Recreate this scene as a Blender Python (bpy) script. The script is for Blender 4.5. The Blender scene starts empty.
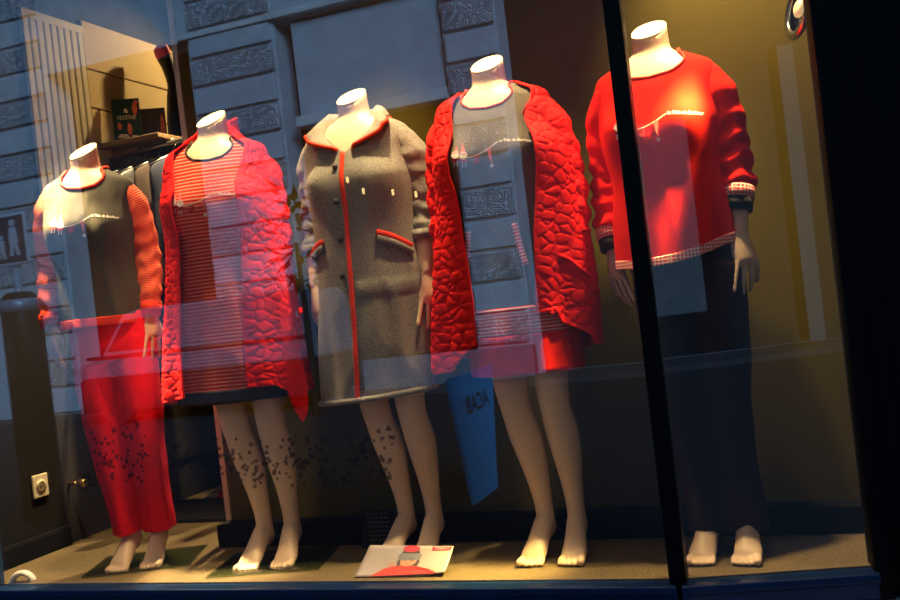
import bpy, bmesh, math, random
import numpy as np
from mathutils import Vector, Matrix, noise
from mathutils.bvhtree import BVHTree
random.seed(7)
PI = math.pi
S = bpy.context.scene
COL = S.collection
rad = math.radians

# ------------------------------------------------------------------ basics
def link(o, parent=None):
    COL.objects.link(o)
    if parent: o.parent = parent
    return o
def tag(o, label=None, cat=None, group=None, kind=None):
    if label: o['label'] = label
    if cat: o['category'] = cat
    if group: o['group'] = group
    if kind: o['kind'] = kind
    return o
def empty(name, loc, rz=0):
    o = bpy.data.objects.new(name, None); COL.objects.link(o)
    o.empty_display_size = .1
    o.location = loc; o.rotation_euler = (0, 0, rz); return o
def mesh(name, V, Fc, m, parent=None, uv=None, smooth=True, fmat=None):
    me = bpy.data.meshes.new(name)
    me.from_pydata([tuple(map(float, v)) for v in V], [], [tuple(f) for f in Fc])
    for mm in (m if isinstance(m, (list, tuple)) else [m]): me.materials.append(mm)
    if smooth: me.polygons.foreach_set('use_smooth', [True]*len(me.polygons))
    if fmat: me.polygons.foreach_set('material_index', fmat)
    if uv is not None:
        L = me.uv_layers.new(name='UVMap')
        idx = np.empty(len(me.loops), dtype=np.int32); me.loops.foreach_get('vertex_index', idx)
        L.data.foreach_set('uv', np.asarray(uv, dtype=np.float32)[idx].ravel())
    me.update()
    return link(bpy.data.objects.new(name, me), parent)
class MB:
    """collects shapes for one mesh"""
    def __init__(s): s.V, s.F, s.UV = [], [], []
    def add(s, V, F, UV=None):
        n = len(s.V); s.V += [tuple(v) for v in V]; s.F += [tuple(i+n for i in f) for f in F]
        s.UV += list(UV) if UV is not None else [(0, 0)]*len(V); return s
    def box(s, a, b, rz=0, o=(0, 0, 0)):
        (x0, y0, z0), (x1, y1, z1) = a, b
        V = [(x0,y0,z0),(x1,y0,z0),(x1,y1,z0),(x0,y1,z0),(x0,y0,z1),(x1,y0,z1),(x1,y1,z1),(x0,y1,z1)]
        c, n = math.cos(rz), math.sin(rz)
        V = [(o[0]+x*c-y*n, o[1]+x*n+y*c, o[2]+z) for x, y, z in V]
        return s.add(V, [(0,3,2,1),(4,5,6,7),(0,1,5,4),(1,2,6,5),(2,3,7,6),(3,0,4,7)])
    def tube(s, pts, r, n=10, ref=None, cap=True, disp=None):
        V, F, UV = tube(pts, r, n, ref, cap, disp); return s.add(V, F, UV)
    def prism(s, poly, d):   # polygon (3d points) extruded by vector d
        n = len(poly); P = [Vector(p) for p in poly]; d = Vector(d)
        V = P+[p+d for p in P]
        F = [tuple(range(n))[::-1], tuple(range(n, 2*n))]+[(i, (i+1) % n, n+(i+1) % n, n+i) for i in range(n)]
        return s.add(V, F)
    def ball(s, c, r, n=12):
        r = r if isinstance(r, (tuple, list)) else (r, r, r)
        V = [(c[0], c[1], c[2]-r[2])]; F = []; m = n//2
        for j in range(1, m):
            a = -PI/2+PI*j/m
            for i in range(n):
                b = 2*PI*i/n
                V.append((c[0]+r[0]*math.cos(a)*math.cos(b), c[1]+r[1]*math.cos(a)*math.sin(b), c[2]+r[2]*math.sin(a)))
        V.append((c[0], c[1], c[2]+r[2])); t = len(V)-1
        for i in range(n):
            k = (i+1) % n
            F.append((0, 1+k, 1+i)); F.append((t, t-n+i, t-n+k))
            for j in range(m-2): F.append((1+j*n+i, 1+j*n+k, 1+(j+1)*n+k, 1+(j+1)*n+i))
        return s.add(V, F)
    def build(s, name, m, parent=None, smooth=False, bevel=0):
        o = mesh(name, s.V, s.F, m, parent, s.UV, smooth)
        if bevel:
            b = o.modifiers.new('bevel', 'BEVEL'); b.width = bevel; b.segments = 2; b.limit_method = 'ANGLE'
        return o
def tube(pts, r, n=10, ref=None, cap=True, disp=None):
    P = [Vector(p) for p in pts]; k = len(P)
    R = r if isinstance(r, list) else [r]*k
    ref = Vector(ref) if ref else None
    V, F, UV = [], [], []; L = 0; prev = None
    for i in range(k):
        t = (P[min(i+1, k-1)]-P[max(i-1, 0)]).normalized()
        if i: L += (P[i]-P[i-1]).length
        if ref is not None: a = ref-t*ref.dot(t)
        elif prev is None: a = t.orthogonal()
        else: a = prev-t*prev.dot(t)
        a.normalize(); prev = a; b = t.cross(a)
        ra, rb = R[i] if isinstance(R[i], tuple) else (R[i], R[i])
        for j in range(n):
            th = 2*PI*j/n
            d = disp(th, L, i/(k-1)) if disp else 0
            V.append(P[i]+a*math.cos(th)*(ra+d)+b*math.sin(th)*(rb+d)); UV.append((th/(2*PI)*.3, L))
        if i:
            o = (i-1)*n
            F += [(o+j, o+(j+1) % n, o+n+(j+1) % n, o+n+j) for j in range(n)]
    if cap: F += [tuple(range(n))[::-1], tuple(range((k-1)*n, k*n))]
    return V, F, UV
def smoothpath(pts, m):
    """cubic resampling of rows of numbers (points and radii), even along the chord length"""
    A = np.array(pts, float); n = len(A)
    c = np.concatenate([[0], np.cumsum(np.maximum(np.linalg.norm(np.diff(A[:, :3], axis=0), axis=1), 1e-4))])
    T = np.empty_like(A)
    for i in range(n):
        a, b = max(i-1, 0), min(i+1, n-1)
        if 0 < i < n-1:
            h0, h1 = c[i]-c[i-1], c[i+1]-c[i]; d0, d1 = (A[i]-A[i-1])/h0, (A[i+1]-A[i])/h1
            T[i] = (d0*h1+d1*h0)/(h0+h1)
        else: T[i] = (A[b]-A[a])/(c[b]-c[a])
    out = []
    for q in np.linspace(0, c[-1], m):
        i = int(min(max(np.searchsorted(c, q)-1, 0), n-2)); h = c[i+1]-c[i]; t = (q-c[i])/h
        out.append((2*t**3-3*t*t+1)*A[i]+(t**3-2*t*t+t)*h*T[i]+(-2*t**3+3*t*t)*A[i+1]+(t**3-t*t)*h*T[i+1])
    return np.array(out)
def limb(rows, m, n=20, ref=None, disp=None, cap=True):
    """rows: x,y,z,ra,rb"""
    q = smoothpath(rows, m)
    return tube([tuple(p[:3]) for p in q], [(float(p[3]), float(p[4])) for p in q], n, ref, cap, disp)

# ------------------------------------------------------------------ materials
def newmat(name):
    m = bpy.data.materials.new(name); m.use_nodes = True
    nt = m.node_tree; nt.nodes.clear(); return m, nt
def N(nt, t, **k):
    n = nt.nodes.new(t)
    for a, v in k.items():
        if a == 'inp':
            for i, x in v.items(): n.inputs[i].default_value = x
        else: setattr(n, a, v)
    return n
def mat(name, c, rough=.6, metal=0, c2=None, scale=40, amt=.5, bump=0, bscale=None, spec=.5, stretch=(1, 1, 1), sheen=0, emit=None, estr=0, detail=4):
    m, nt = newmat(name); L = nt.links.new
    out = N(nt, 'ShaderNodeOutputMaterial'); p = N(nt, 'ShaderNodeBsdfPrincipled')
    L(p.outputs[0], out.inputs[0])
    p.inputs['Roughness'].default_value = rough; p.inputs['Metallic'].default_value = metal
    p.inputs['Specular IOR Level'].default_value = spec; p.inputs['Sheen Weight'].default_value = sheen
    tc = N(nt, 'ShaderNodeTexCoord'); mp = N(nt, 'ShaderNodeMapping'); mp.inputs['Scale'].default_value = stretch
    L(tc.outputs['Object'], mp.inputs[0])
    nz = N(nt, 'ShaderNodeTexNoise', inp={'Scale': scale, 'Detail': detail}); L(mp.outputs[0], nz.inputs['Vector'])
    rp = N(nt, 'ShaderNodeValToRGB'); rp.color_ramp.elements[0].position = .5-amt/2; rp.color_ramp.elements[1].position = .5+amt/2
    c2 = c2 or tuple(x*.82 for x in c)
    rp.color_ramp.elements[0].color = (*c2, 1); rp.color_ramp.elements[1].color = (*c, 1)
    L(nz.outputs['Fac'], rp.inputs[0]); L(rp.outputs[0], p.inputs['Base Color'])
    if bump:
        b = N(nt, 'ShaderNodeBump', inp={'Strength': 1, 'Distance': bump})
        if bscale:
            n2 = N(nt, 'ShaderNodeTexNoise', inp={'Scale': bscale, 'Detail': 3}); L(mp.outputs[0], n2.inputs['Vector']); L(n2.outputs['Fac'], b.inputs['Height'])
        else: L(nz.outputs['Fac'], b.inputs['Height'])
        L(b.outputs[0], p.inputs['Normal'])
    if emit:
        p.inputs['Emission Color'].default_value = (*emit, 1); p.inputs['Emission Strength'].default_value = estr
    m['p'] = p.name
    return m
def striped(name, ca, cb, period, duty, axis=1, rough=.75, check=False):
    """knit stripes running along the cloth's own length (UV in metres)"""
    m, nt = newmat(name); L = nt.links.new
    out = N(nt, 'ShaderNodeOutputMaterial'); p = N(nt, 'ShaderNodeBsdfPrincipled'); L(p.outputs[0], out.inputs[0])
    p.inputs['Roughness'].default_value = rough; p.inputs['Specular IOR Level'].default_value = .2
    uv = N(nt, 'ShaderNodeUVMap'); sp = N(nt, 'ShaderNodeSeparateXYZ'); L(uv.outputs[0], sp.inputs[0])
    def fac(i):
        a = N(nt, 'ShaderNodeMath', operation='MULTIPLY'); L(sp.outputs[i], a.inputs[0]); a.inputs[1].default_value = 2*PI/period
        s = N(nt, 'ShaderNodeMath', operation='SINE'); L(a.outputs[0], s.inputs[0])
        r = N(nt, 'ShaderNodeMapRange'); L(s.outputs[0], r.inputs[0])
        t = math.cos(PI*duty)
        r.inputs['From Min'].default_value = t-.35; r.inputs['From Max'].default_value = t+.35
        return r.outputs[0]
    f = fac(axis)
    if check:
        g = fac(1-axis); mm = N(nt, 'ShaderNodeMath', operation='MAXIMUM'); L(f, mm.inputs[0]); L(g, mm.inputs[1]); f = mm.outputs[0]
    mx = N(nt, 'ShaderNodeMix', data_type='RGBA'); L(f, mx.inputs['Factor'])
    mx.inputs['A'].default_value = (*ca, 1); mx.inputs['B'].default_value = (*cb, 1)
    L(mx.outputs['Result'], p.inputs['Base Color'])
    b = N(nt, 'ShaderNodeBump', inp={'Strength': .5, 'Distance': .001}); L(f, b.inputs['Height']); L(b.outputs[0], p.inputs['Normal'])
    return m
def glassmat(name, base, edge, tint):
    m, nt = newmat(name); L = nt.links.new
    out = N(nt, 'ShaderNodeOutputMaterial'); mx = N(nt, 'ShaderNodeMixShader')
    t = N(nt, 'ShaderNodeBsdfTransparent', inp={'Color': (*tint, 1)}); g = N(nt, 'ShaderNodeBsdfGlossy', inp={'Roughness': 0.0, 'Color': (1, 1, 1, 1)})
    lw = N(nt, 'ShaderNodeLayerWeight', inp={'Blend': .5}); pw = N(nt, 'ShaderNodeMath', operation='POWER'); pw.inputs[1].default_value = 4
    L(lw.outputs['Facing'], pw.inputs[0])
    ma = N(nt, 'ShaderNodeMath', operation='MULTIPLY_ADD'); L(pw.outputs[0], ma.inputs[0]); ma.inputs[1].default_value = edge; ma.inputs[2].default_value = base
    L(ma.outputs[0], mx.inputs[0]); L(t.outputs[0], mx.inputs[1]); L(g.outputs[0], mx.inputs[2]); L(mx.outputs[0], out.inputs[0])
    return m
def stonemat(name, c, vermi=False):
    m, nt = newmat(name); L = nt.links.new
    out = N(nt, 'ShaderNodeOutputMaterial'); p = N(nt, 'ShaderNodeBsdfPrincipled', inp={'Roughness': .9}); L(p.outputs[0], out.inputs[0])
    tc = N(nt, 'ShaderNodeTexCoord')
    nz = N(nt, 'ShaderNodeTexNoise', inp={'Scale': 3., 'Detail': 6}); L(tc.outputs['Object'], nz.inputs['Vector'])
    rp = N(nt, 'ShaderNodeValToRGB'); rp.color_ramp.elements[0].color = (*[x*.8 for x in c], 1); rp.color_ramp.elements[1].color = (*c, 1)
    rp.color_ramp.elements[0].position = .3; rp.color_ramp.elements[1].position = .7
    L(nz.outputs['Fac'], rp.inputs[0]); L(rp.outputs[0], p.inputs['Base Color'])
    b = N(nt, 'ShaderNodeBump', inp={'Strength': 1})
    if vermi:      # worm-track carving: contour bands of a smooth noise
        n2 = N(nt, 'ShaderNodeTexNoise', inp={'Scale': 4.6, 'Detail': 0}); L(tc.outputs['Object'], n2.inputs['Vector'])
        a = N(nt, 'ShaderNodeMath', operation='MULTIPLY'); L(n2.outputs['Fac'], a.inputs[0]); a.inputs[1].default_value = 80
        s = N(nt, 'ShaderNodeMath', operation='SINE'); L(a.outputs[0], s.inputs[0]); L(s.outputs[0], b.inputs['Height'])
        b.inputs['Distance'].default_value = .012
    else:
        L(nz.outputs['Fac'], b.inputs['Height']); b.inputs['Distance'].default_value = .02
    L(b.outputs[0], p.inputs['Normal'])
    return m

SKIN = mat('mannequin_skin', (.74, .56, .40), .42, c2=(.70, .52, .37), scale=6, spec=.4)
CAPM = mat('neck_cap_cream', (.86, .74, .55), .5)
RED_QUILT = mat('red_quilted_cloth', (.86, .012, .011), .7, c2=(.76, .009, .009), scale=60, bump=.0006, bscale=500, spec=.15)
RED = mat('red_jersey', (.80, .016, .007), .85, c2=(.72, .014, .006), scale=90, bump=.0004, bscale=700, spec=.06)
RED_TRIM = mat('red_piping', (.78, .045, .015), .7, scale=80, spec=.2)
RED_PANTS = mat('red_trousers', (.88, .006, .018), .8, c2=(.78, .005, .015), scale=50, spec=.2)
CHAR = mat('charcoal_heather', (.085, .080, .064), .9, c2=(.040, .038, .031), scale=420, amt=.5, bump=.0005, spec=.2)
GREY_JERSEY = mat('grey_heather', (.19, .17, .14), .9, c2=(.10, .09, .072), scale=420, amt=.5, bump=.0005, spec=.2)
FLEECE = mat('grey_fleece', (.31, .30, .28), .95, c2=(.10, .095, .085), scale=230, amt=.5, bump=.0018, spec=.1, sheen=.2)
DARK_PANTS = mat('dark_plum_trousers', (.040, .018, .024), .9, c2=(.026, .012, .016), scale=60, spec=.1)
DARK_CUFF = mat('dark_brown_ribbing', (.03, .022, .015), .9, scale=100)
NAVY = mat('navy_band', (.02, .025, .045), .8)
STRIPE_SLEEVE = striped('red_pinstripe_jersey', (.72, .035, .012), (.80, .33, .16), .0068, .35)
STRIPE_DRESS = striped('red_striped_jersey', (.62, .022, .014), (.78, .30, .20), .0125, .38)
STRIPE_BAND = striped('red_fine_stripe', (.72, .02, .02), (.85, .55, .50), .0105, .42)
GINGHAM = striped('red_gingham', (.75, .02, .02), (.88, .62, .55), .010, .35, check=True)
WHITE_INK = mat('white_print', (.9, .86, .82), .7)
PINK_INK = mat('pink_print', (.75, .18, .20), .7)
RED_INK = mat('dark_red_print', (.45, .015, .03), .7)
BUTTON = mat('dark_snap_button', (.03, .025, .03), .3)
GLASSPLATE = glassmat('greenish_plate_glass', .10, .5, (.72, .80, .72))
PANE = glassmat('shop_window_glass', .15, .55, (.97, .98, .99))

# ------------------------------------------------------------------ cloth
def kinterp(keys):
    K = np.array(sorted(keys), float); zs = K[:, 0]
    def f(z):
        z = min(max(z, zs[0]), zs[-1]); i = int(min(max(np.searchsorted(zs, z)-1, 0), len(zs)-2))
        h = zs[i+1]-zs[i]; t = (z-zs[i])/h
        m = lambda j: ((K[min(j+1, len(K)-1)]-K[max(j-1, 0)])/(zs[min(j+1, len(K)-1)]-zs[max(j-1, 0)]))
        a, b = K[i], K[i+1]
        return ((2*t**3-3*t*t+1)*a+(t**3-2*t*t+t)*h*m(i)+(-2*t**3+3*t*t)*b+(t**3-t*t)*h*m(i+1))[1:]
    return f
def ringpt(k, th, n=2.2, add=0):
    cx, cy, a, bf, bb = k; s, c = math.sin(th), math.cos(th)
    a += add; b = (bf if c > 0 else bb)+add
    return (cx+a*math.copysign(abs(s)**(2/n), s), cy-b*math.copysign(abs(c)**(2/n), c))
def bust(th, z, amp=.034):
    c = math.cos(th)
    if c < 0: return 0
    zz = (z-1.255)/(.062 if z > 1.255 else .10)
    return amp*math.exp(-zz*zz)*sum(math.exp(-((math.sin(th)-q)/.40)**2) for q in (-.55, .55))
def folds(z, th, seed, top=1.15, amp=.010, k=6):
    q = max(0, min(1, (top-z)/.5))
    return amp*q*(math.sin(k*th+seed+1.5*math.sin(z*3+seed))+.6*math.sin((k*2+1)*th+seed*2.1+z*2))
def wrinkle(p, seed, amp, sx=6, sz=10):
    n = noise.noise(Vector((p[0]*sx+seed, p[1]*sx, p[2]*sz)))
    return amp*(1-abs(n)*2.2)
def quilt(u, v, amp, seed):
    d, _ = noise.voronoi(Vector((u/.040+seed, v/.030, seed*.37)))
    e = d[1]-d[0]
    return amp*(1-math.exp(-e*9.0))
def drape(name, m, parent, keys, zt, zb, disp, th0=0, th1=2*PI, nu=150, nv=150, thick=.004, pw=2.2, bustamp=.034, matf=None, closed=True):
    """cloth shell: rings of the keyed profile between a top line zt(th) and a hem zb(th)"""
    f = kinterp(keys); V, F, UV = [], [], []
    T0 = th0 if callable(th0) else (lambda z: th0); T1 = th1 if callable(th1) else (lambda z: th1)
    cols = nu if closed else nu+1; fm = []
    for i in range(cols):
        u = i/nu; thn = T0(1.)+(T1(1.)-T0(1.))*u
        a, b = zt(thn), zb(thn)
        for j in range(nv+1):
            z = a+(b-a)*j/nv
            th = T0(z)+(T1(z)-T0(z))*u
            k = f(z); d = bust(th, z, bustamp)+disp(th, z, u)
            x, y = ringpt(k, th, pw, d)
            V.append((x, y, z)); UV.append((th*.17, z))
    n = nv+1
    for i in range(nu):
        o, q = i*n, ((i+1) % cols)*n
        for j in range(nv):
            F.append((o+j, o+j+1, q+j+1, q+j))
            if matf: fm.append(matf(V[o+j][2], V[o+j]))
    o = mesh(name, V, F, m, parent, UV, True, fm if matf else None)
    s = o.modifiers.new('cloth', 'SOLIDIFY'); s.thickness = thick; s.offset = -1
    return o
def sleeve(name, m, parent, rows, seed, bunch=.006, n=40, k=90, quilted=0, cap=True):
    q = smoothpath(rows, k)
    def dp(th, L, t):
        w = bunch*(.35+.65*t)*(math.sin(L*95+1.6*math.sin(th+seed)+2.5*noise.noise(Vector((math.cos(th)*1.2+seed, math.sin(th)*1.2, L*9))))*.7
             + noise.noise(Vector((math.cos(th)*2+seed, math.sin(th)*2, L*22))))
        if quilted: w += quilt(th*.07, L, quilted, seed)
        return w
    V, F, UV = tube([tuple(p[:3]) for p in q], [(float(p[3]), float(p[4])) for p in q], n, (0, -1, 0), True, dp)
    return mesh(name, V, F, m, parent, UV)
def surf(o):
    me = o.data
    return BVHTree.FromPolygons([v.co.copy() for v in me.vertices], [tuple(p.vertices) for p in me.polygons])
def onto(bvh, x, z, off=.0015):
    h = bvh.ray_cast(Vector((x, -.6, z)), Vector((0, 1, 0)))
    if h[0] is None: return None
    nrm = h[1] if h[1].y < 0 else -h[1]
    return h[0]+nrm*off
def textmesh(txt, size):
    cu = bpy.data.curves.new('t', 'FONT'); cu.body = txt; cu.size = size; cu.resolution_u = 2; cu.shear = .25; cu.offset = size*.018
    ob = bpy.data.objects.new('t', cu); COL.objects.link(ob)
    me = bpy.data.meshes.new_from_object(ob.evaluated_get(bpy.context.evaluated_depsgraph_get()))
    V = [tuple(v.co) for v in me.vertices]; F = [tuple(p.vertices) for p in me.polygons]
    bpy.data.objects.remove(ob); bpy.data.meshes.remove(me)
    return V, F
def chest_print(shirt, cx, cz, rot=0, lettering='La Tribu du Bonheur', ink=None, yaw=0):
    """clothes line with two bearded gnomes in pointed hats, socks, a stocking and script lettering, lying on the cloth"""
    bvh = surf(shirt); V, F, M = [], [], []
    def put(poly, mi):
        n = len(V); V.extend(poly); F.append(tuple(range(n, n+len(poly)))); M.append(mi)
    def strip(pts, w, mi):
        for a, b in zip(pts[:-1], pts[1:]):
            d = Vector((b[0]-a[0], b[1]-a[1])); d.normalize(); q = Vector((-d.y, d.x))*w/2
            put([(a[0]+q.x, a[1]+q.y), (a[0]-q.x, a[1]-q.y), (b[0]-q.x, b[1]-q.y), (b[0]+q.x, b[1]+q.y)], mi)
    def disc(x, z, r, mi, n=10): put([(x+r*math.cos(2*PI*i/n), z+r*math.sin(2*PI*i/n)) for i in range(n)], mi)
    line = lambda t: (-.112+.152*t, -.018+.022*t-.026*math.sin(PI*t)*(1-.3*t))
    strip([line(i/24) for i in range(25)], .0022, 0)
    for t, l in ((.10, .008), (.27, -.010)):
        x, z = line(t)
        put([(x-.010, z+.012), (x+.010, z+.012), (x+.004+l*.3, z+.034), (x+.008+l, z+.050)], 1)
        disc(x, z+.007, .0125, 0); put([(x-.009, z-.002), (x+.009, z-.002), (x+.011, z-.014), (x-.011, z-.014)], 2)
        for s in (-.005, .005): strip([(x+s, z-.014), (x+s, z-.026), (x+s-.004, z-.027)], .003, 0)
    for t in (.50, .56):
        x, z = line(t); put([(x-.003, z), (x+.003, z), (x+.003, z-.024), (x-.007, z-.026), (x-.007, z-.021), (x-.003, z-.019)], 2)
    x, z = line(.80); put([(x-.008, z), (x+.008, z), (x+.005, z-.032), (x+.003, z-.050), (x-.002, z-.030)], 1); disc(x+.004, z-.054, .006, 0)
    tv, tf = textmesh(lettering, .0215)
    w = max(v[0] for v in tv); sc = .098/w
    n = len(V); V.extend([(.042+v[0]*sc, .002+v[1]*sc*1.15-.14*v[0]*sc) for v in tv]); F.extend([tuple(i+n for i in f) for f in tf]); M.extend([0]*len(tf))
    P = []; c, s = math.cos(rot), math.sin(rot)
    for x, z in V:
        x, z = x*c-z*s, x*s+z*c
        p = onto(bvh, cx+x, cz+z) or Vector((cx+x, -.15, cz+z)); P.append(p)
    return mesh('chest_print', P, F, [WHITE_INK, PINK_INK, RED_INK], shirt, None, False, M)

# ------------------------------------------------------------------ mannequin body
BODY = [(.76,.040,0,.128,.080,.095),(.87,.030,0,.138,.086,.105),(.95,.020,0,.132,.088,.098),(1.06,.01,0,.112,.082,.078),(1.15,.002,0,.124,.088,.082),
        (1.25,0,0,.140,.094,.092),(1.33,0,.002,.158,.088,.092),(1.39,0,.006,.168,.078,.080),(1.425,0,.008,.157,.068,.068),(1.448,0,.012,.130,.062,.063),
        (1.465,0,.014,.093,.056,.058),(1.485,0,.013,.060,.049,.052),(1.51,0,.010,.0535,.048,.050),(1.60,0,-.004,.052,.048,.050)]
def hand(W, d, s, n, side):
    """W wrist, d fingers, s thumb side, n palm normal"""
    W, d, s, n = Vector(W), Vector(d).normalized(), Vector(s), Vector(n)
    s = (s-d*s.dot(d)).normalized(); n2 = d.cross(s)
    n = n2 if n2.dot(n) > 0 else -n2
    at = lambda a, b, c=0: W+d*a+s*b+n*c
    b = MB()
    q = smoothpath([(*at(-.03, 0), .023, .020), (*at(.0, 0), .0235, .0175), (*at(.03, .003), .031, .0165), (*at(.062, .004), .037, .0145), (*at(.088, .001), .036, .0105), (*at(.095, 0), .031, .007)], 14)
    b.tube([tuple(p[:3]) for p in q], [(float(p[3]), float(p[4])) for p in q], 16, tuple(s))
    for off, ln, sp, c0 in ((.030, .076, .30, .06), (.0100, .084, .09, .20), (-.0110, .078, -.09, .34), (-.030, .062, -.27, .46)):
        p = at(.074, off*.92); dv = (d+s*sp).normalized(); pts = [(*p, .0098, .0092)]; ang = c0*.6
        for fr, r in ((.22, .0088), (.42, .0076), (.22, .0070), (.30, .0062), (.05, .0042)):
            dd = dv*math.cos(ang)+n*math.sin(ang)
            p = p+dd*(ln*fr+(.012 if fr == .22 and r > .008 else 0)); pts.append((*p, r, r*.95)); ang += c0*.55
        q = smoothpath(pts, 16); b.tube([tuple(x[:3]) for x in q], [(float(x[3]), float(x[4])) for x in q], 10)
    pts = [(*at(.012, .016, .004), .013, .012), (*at(.036, .036, .010), .0125, .0115), (*at(.062, .050, .014), .0098, .0095), (*at(.084, .056, .016), .0085, .008), (*at(.098, .057, .018), .0065, .006), (*at(.101, .057, .018), .004, .004)]
    q = smoothpath(pts, 16); b.tube([tuple(x[:3]) for x in q], [(float(x[3]), float(x[4])) for x in q], 10)
    return b
def foot(ax, rot):
    """raised heel, toes on the ground; ankle at (ax, .03, .125)"""
    b = MB(); c, sn = math.cos(rot), math.sin(rot)
    T = lambda x, y, z: (ax+x*c-(y-.03)*sn, .03+x*sn+(y-.03)*c, z)
    rows = [(*T(0, .062, .085), .014, .018), (*T(0, .05, .082), .026, .034), (*T(0, .02, .088), .031, .043), (*T(.001, -.02, .072), .032, .036), (*T(.002, -.06, .047), .035, .026), (*T(.002, -.09, .029), .039, .0205), (*T(.001, -.108, .020), .037, .0145), (*T(0, -.116, .016), .030, .010)]
    q = smoothpath(rows, 24); b.tube([tuple(p[:3]) for p in q], [(float(p[3]), float(p[4])) for p in q], 20, (1, 0, 0))
    return b, T
def toes(b, T, mirror):
    for off, r, ln in ((-.027, .0135, .036), (-.006, .0098, .036), (.0105, .0090, .032), (.0255, .0084, .027), (.039, .0080, .020)):
        o = off*mirror
        b.tube([T(o*.85, -.098, .020), T(o, -.115, .0165), T(o, -.115-ln*.55, r*1.0+.001), T(o, -.115-ln*.9, r*.85+.001), T(o, -.115-ln, r*.7+.001)], [r*.8, r*.9, r*.9, r*.78, r*.35], 10)
LEGS = {-1: [(-.042,0,.86,.066,.080),(-.042,-.01,.72,.064,.074),(-.038,-.020,.60,.057,.062),(-.032,-.024,.505,.0495,.052),(-.026,-.012,.45,.0475,.052),(-.016,.010,.38,.0500,.057),(-.004,.020,.31,.045,.051),(.006,.028,.22,.034,.037),(.013,.032,.14,.0285,.033),(.014,.030,.10,.029,.034)],
        1: [(.094,0,.86,.064,.076),(.096,-.01,.72,.060,.070),(.097,-.020,.60,.055,.060),(.097,-.024,.505,.0495,.052),(.098,-.012,.45,.0475,.052),(.104,.010,.38,.0500,.057),(.109,.020,.31,.045,.051),(.112,.028,.22,.034,.037),(.114,.032,.14,.0285,.033),(.115,.030,.10,.029,.034)]}
ARM_L = [(.125,.006,1.385,.044,.048),(.146,.010,1.358,.044,.048),(.174,.024,1.26,.041,.044),(.186,.034,1.15,.035,.038),(.190,.020,1.07,.034,.036),(.192,-.004,.98,.028,.030),(.195,-.016,.925,.0225,.0205)]
ARM_R = [(-x, y, z, a, b) for x, y, z, a, b in ARM_L]
def body(root, arms, hands, lean=0):
    b = MB()
    f = kinterp(BODY); n = 40; V, F = [], []
    zs = list(np.linspace(.76, 1.44, 40))+list(np.linspace(1.445, 1.60, 16))
    for i, z in enumerate(zs):
        k = f(z)
        for j in range(n):
            th = 2*PI*j/n; x, y = ringpt(k, th, 2.15, bust(th, z, .030)); V.append((x, y, z))
        if i: F += [((i-1)*n+j, i*n+j, i*n+(j+1) % n, (i-1)*n+(j+1) % n) for j in range(n)]
    F += [tuple(range(n)), tuple(range((len(zs)-1)*n, len(zs)*n))[::-1]]
    F = [tuple(reversed(q)) for q in F]
    b.add(V, F)
    for s in (-1, 1):
        v, q, _ = limb(LEGS[s], 50, 22, (1, 0, 0)); b.add(v, q)
        fb, T = foot(LEGS[s][-1][0], .10*s-.06); toes(fb, T, -s); b.add(fb.V, fb.F)
    for a in arms: v, q, _ = limb(a, 40, 18, (0, -1, 0)); b.add(v, q)
    for h in hands: hb = hand(*h); b.add(hb.V, hb.F)
    o = mesh('body_raw', b.V, b.F, SKIN)
    r = o.modifiers.new('r', 'REMESH'); r.mode = 'VOXEL'; r.voxel_size = .0034
    sm = o.modifiers.new('s', 'SMOOTH'); sm.factor = .5; sm.iterations = 3
    me = bpy.data.meshes.new_from_object(o.evaluated_get(bpy.context.evaluated_depsgraph_get()))
    bpy.data.objects.remove(o)
    # the neck is cut on a slant
    bm = bmesh.new(); bm.from_mesh(me)
    co = Vector((0, .004, 1.552)); no = Vector((-math.sin(rad(36))*math.sin(rad(lean)), -math.sin(rad(36))*math.cos(rad(lean)), math.cos(rad(36))))
    top = [v for v in bm.verts if v.co.z > 1.47]
    g = bmesh.ops.bisect_plane(bm, geom=bm.verts[:]+bm.edges[:]+bm.faces[:], plane_co=co, plane_no=no, clear_outer=True)
    ed = [e for e in g['geom_cut'] if isinstance(e, bmesh.types.BMEdge)]
    bmesh.ops.holes_fill(bm, edges=ed, sides=0)
    ring = [v.co.copy() for v in {w for e in ed for w in e.verts}]
    bm.to_mesh(me); bm.free()
    me.materials.clear(); me.materials.append(SKIN); me.polygons.foreach_set('use_smooth', [True]*len(me.polygons))
    ob = link(bpy.data.objects.new('body', me), root)
    d = ob.modifiers.new('d', 'DECIMATE'); d.ratio = .3
    # flat pale cap closing the neck
    c = sum(ring, Vector())/len(ring); a = Vector((1, 0, 0)); a = (a-no*a.dot(no)).normalized(); bb = no.cross(a)
    ring.sort(key=lambda p: math.atan2((p-c).dot(bb), (p-c).dot(a)))
    st = max(1, len(ring)//60); rr = ring[::st]; mb = MB()
    mb.prism([c+(p-c)*.995-no*.001 for p in rr], no*.0035)
    cap = mb.build('neck_cap', CAPM, ob); cap['label'] = 'flat cream cap of the slanted neck cut'
    return ob
def mannequin(loc, yaw, label, arms=(ARM_R, ARM_L), hands=None, lean=6):
    root = empty('mannequin', loc, rad(yaw))
    tag(root, label, 'mannequin', 'headless mannequins in the shop window')
    if hands is None:
        hands = [((-.195, -.016, .925), (.04, -.16, -1), (.78, -.62, 0), (.4, .8, 0), -1), ((.195, -.016, .925), (.10, -.18, -1), (-.80, -.60, 0), (-.4, .8, 0), 1)]
    ob = body(root, arms, hands, lean)
    return root, ob
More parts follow.
